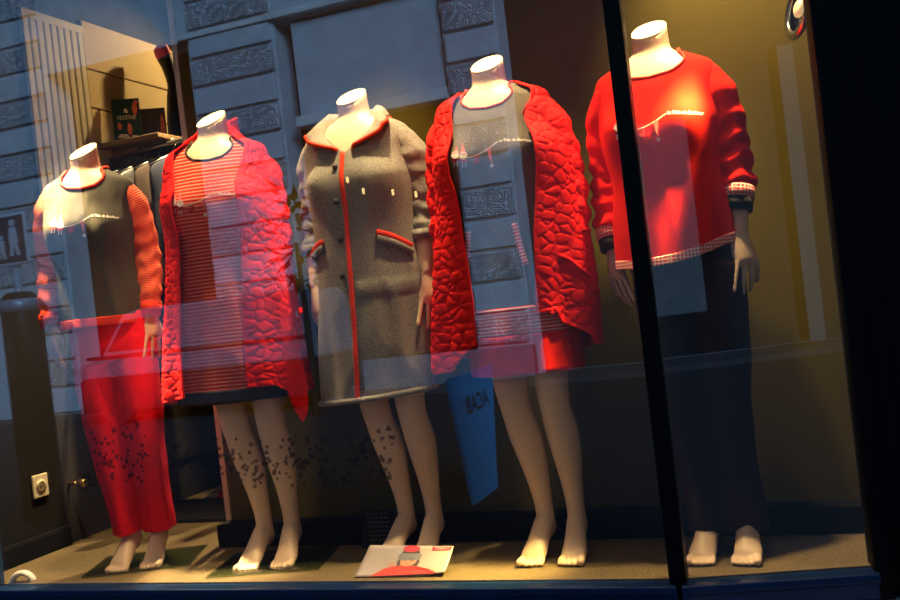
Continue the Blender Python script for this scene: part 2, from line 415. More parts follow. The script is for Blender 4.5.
def band(name, m, parent, keys, z0, z1, disp, off=.003, nu=150, pw=2.2, zt=None, **k):
    return drape(name, m, parent, [(a, b, c, d+off, e+off, f+off) for a, b, c, d, e, f in keys], zt or (lambda th: z1), (lambda th: z0) if not callable(z0) else z0, disp, nu=nu, nv=10, thick=.006, pw=pw, bustamp=0, **k)
def neckline(front, back, w=1.0):
    """round crew neck: height of the edge against the angle from the front"""
    A_, Z_ = [0, 15, 25, 35, 45, 60, 90, 180], [0, .09, .31, .56, .78, .90, .96, 1]
    def f(th):
        a = abs((math.degrees(th)+180) % 360-180)
        return front+(1.488-front)*float(np.interp(a/w, A_, Z_))
    return f
def collar_rib(name, m, parent, keys, zt, disp, r=.005, bustamp=.034):
    f = kinterp(keys); pts = []
    for i in range(73):
        th = 2*PI*i/72; z = zt(th); x, y = ringpt(f(z), th, 2.2, bust(th, z, bustamp)+disp(th, z, 0)); pts.append((x, y, z))
    V, F, UV = tube(pts, r, 8); return mesh(name, V, F, m, parent, UV)
def trousers(root, m, waist, legs):
    b = MB(); V, F, _ = limb(waist, 24, 40, (1, 0, 0)); b.add(V, F)
    for i, rows in enumerate(legs):
        def dp(th, L, t, s=i*3.): return .006*t*(math.sin(3*th+s+L*4)+.5*math.sin(7*th+s*2-L*6))+.004*noise.noise(Vector((math.cos(th)*2+s, math.sin(th)*2, L*9)))
        V, F, _ = limb(rows, 60, 40, (1, 0, 0), dp); b.add(V, F)
    o = mesh('raw', b.V, b.F, m)
    r = o.modifiers.new('r', 'REMESH'); r.mode = 'VOXEL'; r.voxel_size = .006
    sm = o.modifiers.new('s', 'SMOOTH'); sm.factor = .5; sm.iterations = 5
    me = bpy.data.meshes.new_from_object(o.evaluated_get(bpy.context.evaluated_depsgraph_get())); bpy.data.objects.remove(o)
    me.materials.clear(); me.materials.append(m); me.polygons.foreach_set('use_smooth', [True]*len(me.polygons))
    me.name = 'trousers'
    return link(bpy.data.objects.new('trousers', me), root)
def sleeve_rows(arm, wide, upto, dx=0):
    rows = []
    for i, (x, y, z, a, b) in enumerate(arm):
        if z < upto: break
        w = wide*(.35 if i < 1 else .7 if i < 2 else 1); rows.append((x+dx, y, z, a+w, b+w))
    x, y, z, a, b = arm[i]; x0, y0, z0, a0, b0 = arm[i-1]; t = (upto-z0)/(z-z0)
    rows.append((x0+(x-x0)*t+dx, y0+(y-y0)*t, upto, a0+(a-a0)*t+wide, b0+(b-b0)*t+wide))
    return rows
def SHIRT(hem, w, cx=.0, loose=.0):
    return [(hem, cx, -.004, w, .118, .118), (1.0, cx*.8, -.004, w-.004+loose*.5, .112, .112), (1.10, cx*.4, -.003, .150+loose, .110, .108), (1.20, 0, -.002, .155+loose, .108, .106), (1.30, 0, 0, .166, .102, .104),
            (1.365, 0, .004, .174, .090, .094), (1.405, 0, .007, .176, .076, .083), (1.435, 0, .009, .160, .066, .073), (1.458, 0, .013, .118, .060, .065), (1.475, 0, .015, .084, .057, .060), (1.50, 0, .013, .066, .054, .056)]

# ================================================================== mannequin 1: charcoal sweatshirt, red trousers
def build_first():
    root, b = mannequin((-2.02, .24, 0), 21, 'headless mannequin in charcoal sweatshirt with red striped sleeves and red trousers', lean=24)
    root.scale = (.955, .97, .985)
    keys = SHIRT(.905, .163, .012)
    dp = lambda th, z, u: folds(z, th, .4, 1.2, .006, 4)+wrinkle((math.sin(th), math.cos(th), z), 3, .004, 2.5, 5)
    zt = neckline(1.402, 1.472); zb = lambda th: .915
    s = drape('sweatshirt', CHAR, root, keys, zt, zb, dp)
    collar_rib('collar', RED_TRIM, s, keys, zt, dp, .0065)
    h = band('hem_band', RED_TRIM, s, keys, .893, .925, lambda th, z, u: dp(th, .92, u), .0035); h['label'] = 'red ribbed hem band'
    chest_print(s, .0, 1.292, -.05)
    for sd, arm in ((-1, ARM_R), (1, ARM_L)):
        q = sleeve('sleeve', STRIPE_SLEEVE, s, sleeve_rows(arm, .014, .945), 2.+sd, .006); q['label'] = 'red pinstriped sleeve'
        x, y, z, a, c = sleeve_rows(arm, .014, .955)[-1]
        V, F, UV = tube([(x, y, z), (x-.004*sd, y-.012, .915)], [(a+.004, c+.004), (a, c)], 30, (0, -1, 0)); mesh('cuff', V, F, RED_TRIM, q, UV)
    trousers(root, RED_PANTS, [(.03, 0, 1.0, .135, .09), (.03, 0, .9, .158, .108), (.035, 0, .80, .166, .112), (.038, 0, .76, .165, .108)],
             [[(-.044, 0, .84, .080, .098), (-.042, -.008, .70, .080, .094), (-.034, -.012, .55, .076, .088), (-.024, -.006, .40, .066, .080), (-.008, .006, .25, .060, .074), (.004, .014, .115, .060, .072)],
              [(.108, 0, .84, .080, .098), (.112, -.008, .70, .080, .094), (.114, -.012, .55, .076, .088), (.118, -.006, .40, .066, .080), (.124, .006, .25, .060, .074), (.130, .014, .115, .060, .072)]])
    p = MB(); p.box((-.13, -.165, .001), (.27, .12, .009)).build('base_plate', GLASSPLATE, root, bevel=.002)['label'] = 'clear glass base plate'

# ================================================================== mannequin 2: striped nightdress, quilted cardigan
def quilted_cardigan(root, keys, e0, e1, zt, zb, seed, arms, cuffz, label):
    def dp(th, z, u):
        w = folds(z, th, seed, 1.25, .011, 5)
        e = min(1, min(u, 1-u)/.02)
        return w+quilt(th*.2, z, .0050, seed)*e+.004*(1-e)
    c = drape('cardigan', RED_QUILT, root, keys, zt, zb, dp, e0, e1, nu=300, nv=280, thick=.006, closed=False, bustamp=.03)
    c['label'] = label
    for i, arm in enumerate(arms):
        sleeve('sleeve', RED_QUILT, c, arm, seed+i, .007, 64, 170, .0045)
    return c
def build_second():
    arms = (ARM_R, ARM_L)
    root, b = mannequin((-1.465, .245, 0), 12, 'headless mannequin in red striped nightdress under open red quilted cardigan, second from left', lean=18)
    keys = [(.56, -.01, -.004, .205, .118, .12), (.75, .0, -.004, .195, .118, .12), (.9, .012, -.004, .182, .118, .122)]+SHIRT(1.0, .165, .008, .006)[1:]
    dp = lambda th, z, u: folds(z, th, 1.7, 1.2, .010, 5)+wrinkle((math.sin(th), math.cos(th), z), 8, .003, 2, 4)
    zt = neckline(1.398, 1.472)
    d = drape('nightdress', STRIPE_DRESS, root, keys, zt, lambda th: .60, dp); collar_rib('collar', DARK_CUFF, d, keys, zt, dp, .004)
    band('hem_band', NAVY, d, keys, .567, .612, lambda th, z, u: dp(th, .60, u), .002)['label'] = 'navy hem band'
    chest_print(d, -.02, 1.275, -.06)
    ck = [(.44, .0, 0, .265, .15, .15), (.6, -.005, 0, .258, .148, .15), (.8, .0, 0, .240, .145, .148), (1.0, .006, 0, .222, .140, .14), (1.15, .008, 0, .208, .135, .132), (1.28, .004, 0, .197, .132, .125), (1.36, 0, .004, .190, .112, .112),
          (1.41, 0, .007, .182, .094, .098), (1.445, 0, .009, .166, .082, .086), (1.47, 0, .013, .116, .078, .078), (1.495, 0, .016, .090, .070, .072), (1.53, 0, .018, .083, .066, .068), (1.56, 0, .018, .082, .064, .066)]
    e0 = lambda z: np.interp(z, [.5, .8, 1.1, 1.3, 1.42, 1.5], [.26, .30, .42, .46, .75, 1.0])
    e1 = lambda z: 2*PI-np.interp(z, [.5, .8, 1.1, 1.3, 1.42, 1.5], [.62, .62, .56, .52, .75, 1.0])
    zt = lambda th: np.interp(th, [.5, 1.2, 2.2, PI, 4.1, 5.0, 5.7], [1.535, 1.55, 1.552, 1.548, 1.535, 1.50, 1.48])
    zb = lambda th: np.interp(th, [.4, .8, .98, 1.05, 1.12, 1.2, 1.3, PI, 4.7, 5.7], [.615, .61, .59, .52, .475, .50, .58, .575, .575, .60])
    A = [(-.110, .006, 1.375, .058, .058), (-.142, .03, 1.35, .062, .064), (-.158, .05, 1.25, .056, .062), (-.165, .065, 1.15, .052, .058), (-.165, .065, 1.05, .05, .056), (-.165, .06, .95, .048, .054)]
    B = [(.110, .006, 1.375, .058, .058), (.146, .008, 1.35, .060, .064), (.168, .015, 1.25, .052, .060), (.176, .02, 1.15, .048, .056), (.178, .01, 1.05, .046, .054), (.176, .0, .95, .044, .052)]
    quilted_cardigan(root, ck, e0, e1, zt, zb, 3.3, (A, B), .95, 'open red quilted cardigan with stand collar')
    p = MB(); p.box((-.13, -.185, .001), (.26, .10, .009)).build('base_plate', GLASSPLATE, root, bevel=.002)['label'] = 'clear glass base plate'

# ================================================================== mannequin 3: grey fleece robe with red piping
def build_third():
    out = [(x+.010*max(0, min(1, (1.36-z)/.2)), y, z, a, c) for x, y, z, a, c in ARM_L]
    hd = [((-.205, -.016, .925), (.0, -.16, -1), (.78, -.62, 0), (.4, .8, 0), -1), ((.205, -.016, .925), (.12, -.18, -1), (-.80, -.60, 0), (-.4, .8, 0), 1)]
    root, b = mannequin((-.96, .33, 0), 1, 'headless mannequin in grey fleece robe with red piping and red pocket edges', ([(-x, y, z, a, c) for x, y, z, a, c in out], out), hd)
    keys = [(.52, -.022, 0, .200, .128, .115), (.7, -.010, 0, .198, .130, .115), (.9, -.004, 0, .190, .126, .115), (1.05, -.004, 0, .178, .122, .115), (1.18, 0, 0, .176, .122, .112), (1.28, 0, 0, .182, .118, .11), (1.35, 0, .003, .189, .104, .10),
            (1.395, 0, .006, .192, .090, .09), (1.432, 0, .008, .172, .078, .082), (1.458, 0, .012, .130, .070, .074), (1.478, 0, .014, .090, .065, .066), (1.50, 0, .013, .074, .062, .060)]
    def vzt(th):
        a = abs((th+PI) % (2*PI)-PI); return float(np.interp(a, [0, .3, .7, 1.0, 3.2], [1.352, 1.405, 1.455, 1.470, 1.478]))
    def dp(th, z, u):
        w = folds(z, th, 2.2, 1.15, .007, 5)+wrinkle((math.sin(th), math.cos(th), z), 5, .006, 2, 4)
        if .86 < z < .93 and math.sin(th) > 0 and math.cos(th) > 0: w += .006*math.sin((z-.86)/.07*PI)
        return w
    s = drape('robe', FLEECE, root, keys, vzt, lambda th: .535+.012*math.sin(th), dp, nu=180, nv=180, thick=.007)
    f = kinterp(keys)
    sp = lambda th, z, off=.004: (lambda q: (q[0], q[1], z))(ringpt(f(z), th, 2.2, bust(th, z)+dp(th, z, 0)+off))
    V, F, UV = tube([sp(2*PI*i/90, .537+.012*math.sin(2*PI*i/90), .002) for i in range(91)], .010, 8); mesh('hem_fold', V, F, FLEECE, s, UV)
    pl = MB()
    pl.tube([sp(-.02-.06*(1-(z-.53)/.8), z, .003) for z in np.linspace(1.352, .53, 60)], [(.0085, .005)]*60, 8, (1, 0, 0))
    pl.build('placket_piping', RED_TRIM, s, True)['label'] = 'red front piping'
    for k, z in enumerate((1.305, 1.19, 1.066, .945)):
        p = Vector(sp(-.14-.02*k, z, .002)); q = MB(); q.tube([p, p+Vector((0, -.006, 0))], [.010, .008], 14); q.build('button', BUTTON, s, True)
    # collar: rises from the neck and folds outwards into two points
    rows, nv, nt = [], 10, 64
    for i in range(nt+1):
        t = -1+2*i/nt; a = abs(t); th = PI+t*(PI-.12)
        e = max(0, (a-.55)/.45)
        zi = float(np.interp(a, [0, .55, .8, 1], [1.472, 1.466, 1.43, 1.362]))
        kk = f(zi)*e+np.array([0, .012, .072, .060, .062])*(1-e)
        x, y = ringpt(kk, th, 2.2, (bust(th, zi)+.004)*e); P0 = Vector((x, y, zi))
        n = Vector((math.sin(th), -math.cos(th), 0))
        P1 = P0+n*(.010-.004*e)+Vector((0, 0, .085*(1-e)+.014*e))
        zo = float(np.interp(a, [0, .4, .7, .88, 1], [1.475, 1.470, 1.446, 1.402, 1.370]))
        ro = float(np.interp(a, [0, .4, .7, .86, .93, 1], [.045, .048, .052, .042, .030, .010]))
        P2 = P0+n*ro; P2.z = zo
        tx = float(np.interp(a, [.6, .87, 1], [0, .026, .008]))*math.copysign(1, -t); P2.x += tx
        P2.y = min(P2.y, -(.095) if a > .78 else P2.y) if a > .78 else P2.y
        rows.append([(P0*(1-q)**2+P1*2*q*(1-q)*1.0+P2*q*q) if q > .5 else (P0*(1-q)**2+P1*2*q*(1-q)+P2*q*q) for q in np.linspace(0, 1, nv+1)])
    V = [p for r in rows for p in r]; m = nv+1
    F = [(i*m+j, (i+1)*m+j, (i+1)*m+j+1, i*m+j+1) for i in range(nt) for j in range(nv)]
    c = mesh('collar', V, F, FLEECE, s, [(0, 0)]*len(V)); so = c.modifiers.new('s', 'SOLIDIFY'); so.thickness = .007; so.offset = 0
    e = [r[-1] for r in rows]; V, F, UV = tube([rows[0][0]]+e+[rows[-1][0]], .0062, 8); mesh('collar_piping', V, F, RED_TRIM, c, UV)
    bv = surf(s)
    for sd, pts in ((1, ((.082, 1.075), (.115, 1.062), (.150, 1.040), (.172, 1.018))), (-1, ((-.112, 1.068), (-.135, 1.060), (-.155, 1.048), (-.172, 1.034)))):
        P = [onto(bv, x, z, .004) or Vector((x, -.06, z)) for x, z in pts]; P = [tuple(p) for p in smoothpath(P, 16)]
        V, F, UV = tube(P, [(.0075, .011)]*16, 8, (0, -1, 0)); pk = mesh('pocket_piping', V, F, RED_TRIM, s, UV)
        V, F, UV = tube([(p[0]+.002*sd, p[1]-.004, p[2]-.020) for p in P], [(.008, .012)]*16, 8, (0, -1, 0)); mesh('pocket_flap', V, F, FLEECE, s, UV)
    for sd, arm in ((-1, ARM_R), (1, ARM_L)):
        rows = [(.118*sd, .006, 1.385, .054, .056), (.158*sd, .012, 1.36, .060, .062), (.184*sd, .028, 1.25, .054, .058), (.196*sd, .036, 1.15, .049, .056), (.200*sd, .022, 1.08, .047, .054), (.201*sd, .010, 1.045, .046, .052)]
        q = sleeve('sleeve', FLEECE, s, rows, 5.+sd*2, .010)
        x, y, z, a, c2 = rows[-1]; V, F, UV = tube([(x, y, z+.028), (x, y, z-.004)], [(a+.003, c2+.003)]*2, 30, (0, -1, 0)); mesh('cuff', V, F, FLEECE, q, UV)

# ================================================================== mannequin 4: grey dress, quilted cardigan
def build_fourth():
    back = [(-.125,.006,1.385,.040,.044),(-.142,.010,1.355,.042,.046),(-.165,.030,1.25,.038,.042),(-.180,.045,1.15,.034,.037),(-.180,.05,1.07,.033,.035),(-.178,.04,.98,.028,.030),(-.175,.03,.925,.0225,.0205)]
    back2 = [(-x, y, z, a, b) for x, y, z, a, b in back]
    hd = [((-.175, .03, .925), (.03, -.05, -1), (.3, -1, 0), (1, .3, 0), -1), ((.175, .03, .925), (-.03, -.05, -1), (-.3, -1, 0), (-1, .3, 0), 1)]
    root, b = mannequin((-.451, .26, 0), 1, 'headless mannequin in grey dress with red hem under open red quilted cardigan', (back, back2), hd)
    keys = [(.57, .024, -.004, .176, .118, .118), (.75, .02, -.004, .172, .118, .118), (.9, .014, -.004, .168, .116, .118)]+SHIRT(1.0, .160, .008, .004)[1:]
    dp = lambda th, z, u: folds(z, th, 4.1, 1.15, .006, 5)+wrinkle((math.sin(th), math.cos(th), z), 2, .003, 2, 4)
    zt = neckline(1.402, 1.474)
    d = drape('dress', GREY_JERSEY, root, keys, zt, lambda th: .775, dp); collar_rib('collar', RED_TRIM, d, keys, zt, dp, .0035)
    band('striped_band', STRIPE_BAND, d, keys, .700, .785, dp, .0015)['label'] = 'red and white striped band'
    band('hem_band', RED, d, keys, .578, .702, dp, .001)['label'] = 'plain red hem band'
    chest_print(d, .0, 1.283, -.0)
    bv = surf(d)
    for pts in (((.060, 1.035), (.068, .975), (.082, .905)), ((-.090, 1.03), (-.099, .975), (-.106, .91))):
        P = [onto(bv, x, z, .003) or Vector((x, -.11, z)) for x, z in pts]; P = [tuple(p) for p in smoothpath(P, 14)]
        V, F, UV = tube(P, [(.003, .010)]*14, 8, (0, -1, 0)); mesh('pocket_trim', V, F, STRIPE_BAND, d, UV)['label'] = 'red striped pocket edge'
    ck = [(.5, -.01, 0, .272, .150, .15), (.62, -.008, 0, .266, .148, .15), (.8, .004, 0, .256, .145, .145), (1.0, .012, 0, .240, .140, .138), (1.15, .020, 0, .226, .135, .13), (1.28, .014, 0, .208, .132, .125), (1.36, 0, .004, .192, .112, .112),
          (1.41, 0, .007, .184, .094, .098), (1.445, 0, .009, .168, .080, .086), (1.468, 0, .013, .118, .072, .075), (1.485, 0, .016, .088, .066, .068), (1.52, 0, .016, .075, .06, .06)]
    e0 = lambda z: np.interp(z, [.6, .8, 1.0, 1.2, 1.35, 1.45, 1.5], [.34, .36, .42, .54, .62, .95, 1.2])
    e1 = lambda z: 2*PI-np.interp(z, [.6, .8, 1.0, 1.2, 1.35, 1.45, 1.5], [.34, .36, .46, .56, .52, .62, .95])
    zt = lambda th: np.interp(th, [.4, 1.0, 2.2, PI, 4.1, 5.2, 5.8], [1.478, 1.486, 1.496, 1.496, 1.49, 1.478, 1.468])
    zb = lambda th: np.interp(th, [.4, .72, .76, 1.0, 1.3, 1.6, PI, 4.7, 5.1, 5.4, 5.8], [.762, .752, .725, .70, .65, .645, .62, .64, .60, .605, .68])
    A = [(-.110, .004, 1.378, .058, .058), (-.148, .008, 1.35, .060, .064), (-.176, .015, 1.25, .054, .062), (-.190, .02, 1.15, .050, .058), (-.192, .015, 1.07, .048, .056), (-.190, .01, .99, .047, .054)]
    B = [(-x*(1.05+.05*min(1, max(0, (1.37-z)/.15))), y-.015, z, a, c) for x, y, z, a, c in A]
    c = quilted_cardigan(root, ck, e0, e1, zt, zb, 6.1, (A, B), .99, 'open red quilted cardigan with slanting pocket')
    bv = surf(c); P = [onto(bv, x, z, .003) or Vector((x, -.1, z)) for x, z in ((.178, .925), (.21, .905), (.24, .87), (.256, .845))]
    P = [tuple(p) for p in smoothpath(P, 14)]; V, F, UV = tube(P, [(.006, .007)]*14, 8, (0, -1, 0)); mesh('pocket_welt', V, F, RED_QUILT, c, UV)

# ================================================================== mannequin 5: red printed top, dark trousers
def build_fifth():
    armr = [(x*.95, y+.035*max(0, min(1, (1.37-z)/.2)), z, a, c) for x, y, z, a, c in ARM_R]
    hd = [((-.185, .019, .925), (.06, -.16, -1), (.78, -.62, 0), (.4, .8, 0), -1), ((.195, -.016, .925), (.10, -.18, -1), (-.80, -.60, 0), (-.4, .8, 0), 1)]
    root, b = mannequin((.058, .25, 0), -2, 'headless mannequin in red printed long-sleeved top and dark trousers beside the black mullion', (armr, ARM_L), hd)
    keys = SHIRT(.87, .172, .006, .006)
    dp = lambda th, z, u: folds(z, th, 3.0, 1.15, .007, 4)+wrinkle((math.sin(th), math.cos(th), z), 11, .004, 2.2, 4.5)
    zt = neckline(1.400, 1.474, 1.2)
    zb = lambda th: .885+.022*math.sin(th)-.012*math.cos(2*th)
    s = drape('long_sleeved_top', RED, root, keys, zt, zb, dp); collar_rib('collar', RED_TRIM, s, keys, zt, dp, .004)
    f = kinterp(keys)
    kk = [(a, b, c, d+.002, e+.002, g+.002) for a, b, c, d, e, g in keys]
    h = drape('hem_band', GINGHAM, s, kk, lambda th: zb(th)+.012, lambda th: zb(th)-.014, dp, nu=150, nv=8, thick=.006, bustamp=0); h['label'] = 'red and white checked hem tape'
    chest_print(s, .0, 1.278, -.04)
    for sd, arm in ((-1, armr), (1, ARM_L)):
        q = sleeve('sleeve', RED, s, sleeve_rows(arm, .020, 1.05 if sd > 0 else .985), 7.+sd*1.7, .010)
        x, y, z, a, c = sleeve_rows(arm, .018, 1.052 if sd > 0 else .987)[-1]
        V, F, UV = tube([(x, y, z), (x-.003*sd, y-.010, z-.034)], [(a+.004, c+.004), (a+.001, c+.001)], 30, (0, -1, 0)); mesh('cuff', V, F, GINGHAM, q, UV)['label'] = 'red and white checked cuff'
        V, F, UV = tube([(x-.003*sd, y-.008, z-.028), (x-.006*sd, y-.018, z-.066)], [(a-.001, c-.001), (a-.004, c-.004)], 30, (0, -1, 0)); mesh('under_sleeve', V, F, DARK_CUFF, q, UV)['label'] = 'dark sleeve end below the cuff'
    trousers(root, DARK_PANTS, [(.03, 0, 1.0, .135, .09), (.03, 0, .9, .150, .105), (.035, 0, .80, .155, .108), (.038, 0, .76, .155, .104)],
             [[(-.046, 0, .84, .082, .096), (-.044, -.008, .70, .082, .092), (-.036, -.012, .55, .074, .084), (-.024, -.004, .40, .066, .078), (-.006, .010, .25, .062, .072), (.008, .016, .08, .064, .074), (.009, .016, .065, .063, .073)],
              [(.110, 0, .84, .082, .096), (.110, -.008, .70, .082, .092), (.108, -.012, .55, .074, .084), (.106, -.004, .40, .066, .078), (.108, .010, .25, .062, .072), (.114, .016, .08, .064, .074), (.114, .016, .065, .063, .073)]])

for fn in (build_first, build_second, build_third, build_fourth, build_fifth): fn()
# PART2
# ================================================================== the setting
def struct(o): o['kind'] = 'structure'; return o
CARPET = mat('tan_carpet_tiles', (.19, .145, .08), .95, c2=(.08, .06, .034), scale=110, amt=.45, bump=.002, bscale=300, spec=.1)
PLASTER = mat('olive_backdrop', (.088, .070, .010), .9, c2=(.080, .064, .009), scale=5, bump=.0006, bscale=300, spec=.15)
DARKWALL = mat('near_black_panel', (.014, .013, .015), .75, scale=20, spec=.15)
PLINTH = mat('black_plinth', (.006, .006, .007), .7, scale=20, spec=.15)
BLACKFRAME = mat('black_painted_metal', (.0045, .0045, .006), .55, scale=30, spec=.2)
BLUEFRAME = mat('dark_blue_painted_sill', (.012, .05, .16), .35, scale=30, spec=.5)
SLAT = mat('pale_slat_paint', (.72, .66, .52), .7, scale=20)
PLANK = mat('cream_slatwall', (.74, .60, .36), .85, c2=(.66, .52, .30), scale=14, bump=.0015, bscale=180, stretch=(1, 6, 20))
GROOVE = mat('dark_groove', (.05, .035, .015), .8)
DARKSHOP = mat('dark_shop_wall', (.03, .024, .02), .9, scale=4)
TAN = mat('tan_board', (.40, .27, .11), .8, scale=30)
METAL = mat('brushed_metal', (.6, .58, .54), .3, 1, scale=60)
BRASS = mat('brass', (.55, .38, .14), .35, 1, scale=60)
IVORY = mat('ivory_plastic', (.75, .68, .48), .4)
BLACKCLOTH = mat('black_cloth', (.018, .016, .018), .85, scale=80)
CHROME = mat('chrome', (.42, .42, .44), .22, 1)
# shop interior
struct(MB().prism([(-3.4, .006, 0), (0, .006, 0), (.60, .128, 0), (.62, 3.2, 0), (-3.4, 3.2, 0)], (0, 0, -.06)).build('floor', CARPET))
struct(MB().box((-3.4, -.12, 2.75), (.72, 3.2, 2.85)).build('ceiling', DARKSHOP))
struct(MB().box((-1.74, .50, 0), (.62, .56, 2.75)).build('wall_back', PLASTER))
struct(MB().box((-1.755, .415, 0), (.505, .50, .085)).build('baseboard_back', PLINTH, bevel=.004))
struct(MB().box((-2.66, .52, 0), (-2.56, 3.2, 2.75)).build('wall_left', DARKSHOP))
struct(MB().box((-2.66, .0, 0), (-2.55, .52, 2.75)).build('wall_corner', DARKWALL))
struct(MB().box((-2.55, .03, 0), (-2.535, .52, .075)).box((-2.55, .03, .075), (-2.537, .52, .083)).build('baseboard_left', PLINTH, bevel=.003))
struct(MB().box((-2.66, 3.1, 0), (.62, 3.2, 2.75)).build('wall_rear', DARKSHOP))
struct(MB().box((.53, .14, 0), (.62, 3.2, 2.75)).build('wall_right', PLASTER))
# the shop front: frames, sills, panes
A = math.atan2(.0985, .485)            # the right pane turns back from the main one
def rt(x, y=0.): return (x*math.cos(A)-y*math.sin(A), x*math.sin(A)+y*math.cos(A))
struct(MB().box((-2.40, -.004, -.004), (-.018, .004, 2.5)).build('window_1', PANE))
struct(MB().box((.018, -.004, -.004), (.500, .004, 2.5), A).build('window_2', PANE))
struct(MB().box((-2.52, -.050, -.030), (-.004, .012, -.006)).box((-2.52, -.038, -.20), (-.004, .012, -.030)).build('trim_1', BLUEFRAME, bevel=.004))
struct(MB().box((.0, -.050, -.030), (.508, .014, -.006), A).box((.0, -.038, -.078), (.505, .014, -.030), A).build('trim_2', BLUEFRAME, bevel=.004))
struct(MB().box((-.024, -.030, -.006), (.022, .035, 2.5)).build('trim_3', BLACKFRAME, bevel=.004))
struct(MB().box((.500, -.030, -.085), (.545, .04, 2.5), A).box((.545, -.012, -.085), (.60, .05, 2.5), A).build('trim_4', BLACKFRAME, bevel=.004))
struct(MB().box((-2.52, -.030, -.03), (-2.396, .02, 2.5)).build('trim_5', BLUEFRAME, bevel=.004))
struct(MB().box((-2.7, -.10, 2.5), (.0, .06, 3.1)).box((0, -.10, 2.5), (2.2, .06, 3.1), A).build('wall_lintel', BLACKFRAME))
struct(MB().box((-6.5, -.06, -.6), (-2.52, .05, 3.1)).build('wall_front', BLACKFRAME))
struct(MB().box((.585, .0, -.5), (2.4, .08, 3.1), A).build('wall_street', BLACKFRAME))
LEDGE = mat('blue_grey_ledge', (.10, .14, .22), .5, scale=40)
struct(MB().box((.617, -.05, -.5), (1.3, .0, .112), A).build('pier', BLACKFRAME, bevel=.004))
struct(MB().box((.612, -.055, .112), (1.31, .0, .120), A).box((.614, -.004, .120), (.624, .0, .150), A).build('trim_6', LEDGE))
STEP = mat('pale_stone_step', (.42, .42, .42), .85, scale=60)
struct(MB().box((-2.7, -.02, -.5), (.05, .4, -.20)).build('wall_below', BLACKFRAME))
struct(MB().box((.02, -.16, -.5), (.60, .06, -.082), A).build('step', STEP, bevel=.004))

# ------------------------------------------------------------------ the street, seen mirrored in the panes
STONE = stonemat('blue_grey_stone', (.50, .52, .55))
VERMI = stonemat('carved_stone', (.50, .52, .55), True)
LIGHTSTONE = stonemat('light_stone', (.66, .66, .64))
VOID = mat('dark_opening', (.012, .012, .014), .8)
ASPHALT = mat('asphalt', (.016, .015, .02), .9, scale=50, bump=.004)
PAVE = mat('pavement_stone', (.05, .05, .056), .85, scale=12)
struct(MB().box((-22, -12.6, -.75), (12, -1.9, -.6)).build('street', ASPHALT))
struct(MB().box((-22, -1.9, -.75), (12, .3, -.5)).build('pavement', PAVE))
struct(MB().box((-22, -12.6, -.75), (12, -11.2, -.52)).build('kerb', PAVE))
FY = -12.
fm = MB()
fm.box((-22, FY-.6, 5.99), (-9.37, FY, 14)).box((-9.37, FY-.6, -.6), (-7.60, FY-.02, 14)).box((-7.60, FY-.6, 5.95), (-4.55, FY-.06, 14)).box((-4.55, FY-.6, -.6), (-3.62, FY-.02, 14)).box((-22, FY-.6, -.6), (-12.57, FY-.02, 6.0))
fm.box((-7.32, FY-.6, 4.27), (-4.60, FY-.12, 5.90)).box((-3.62, FY-.6, 7.2), (10, FY-.05, 14))
struct(fm.build('facade_wall', STONE))
struct(MB().box((-22, FY-1.8, -.6), (12, FY-1.7, 9)).build('facade_openings', VOID))
struct(MB().box((-7.36, FY-.3, 4.08), (-4.56, FY+.04, 4.27)).box((-9.5, FY-.3, 5.99), (-3.5, FY+.10, 6.10)).build('facade_moulding', LIGHTSTONE, bevel=.02))
blk = MB(); vb = MB()
for x0, x1 in ((-9.30, -7.66), (-4.50, -3.66), (-14.3, -12.64)):
    z = -.5; k = 0
    while z < 9.4:
        (vb if k % 2 else blk).box((x0, FY-.03, z+.035), (x1, FY+.055, z+.475)); z += .51; k += 1
    vv = 0
struct(blk.build('facade_blocks', STONE, bevel=.015)); struct(vb.build('facade_carved_blocks', VERMI, bevel=.015))
struct(MB().box((2.92, FY-.4, .2), (4.05, FY, 3.2)).box((5.62, FY-.4, -.45), (5.88, FY, 4.2)).build('facade_panels', mat('grey_door_panel', (.13, .14, .13), .8)))
struct(MB().box((-6.6, FY-.1, -.52), (-3.62, FY+.1, -.02)).build('facade_plinth', mat('grey_plinth', (.20, .21, .24), .9)))

# parked van
VANP = mat('pale_van_paint', (.22, .23, .27), .5, scale=3); VAND = mat('dark_van_cladding', (.02, .02, .022), .6); TAIL = mat('red_tail_lamp', (.5, .01, .01), .3, emit=(1, .02, .02), estr=4.)
v = empty('parked_van', (-8.9, -11.1, -.6)); tag(v, 'pale panel van parked across the street, reflected behind the second mannequin', 'van')
prof = [(-2.2, .78), (-2.2, 1.0), (-1.7, 1.15), (-1.2, 1.80), (-.9, 1.87), (2.05, 1.87), (2.18, 1.7), (2.2, .78)]
MB().prism([(x, .8, z) for x, z in prof], (0, -1.6, 0)).build('body', VANP, v, bevel=.05)
MB().box((-2.2, -.82, .22), (2.2, .82, .78)).build('lower_cladding', VAND, v, bevel=.04)
MB().box((-2.0, .80, 1.10), (2.18, .815, 1.16)).build('side_moulding', VAND, v)
MB().prism([(-1.55, .80, 1.22), (-1.15, .80, 1.72), (-.55, .80, 1.72), (-.55, .80, 1.22)], (0, .012, 0)).build('window', VAND, v)
for x in (-1.45, 1.4):
    w = MB(); w.tube([(x, .66, .33), (x, .86, .33)], .33, 24); w.build('wheel', VAND, v)
MB().box((2.12, .70, 1.50), (2.23, .83, 1.58)).build('tail_lamp', TAIL, v, bevel=.02)
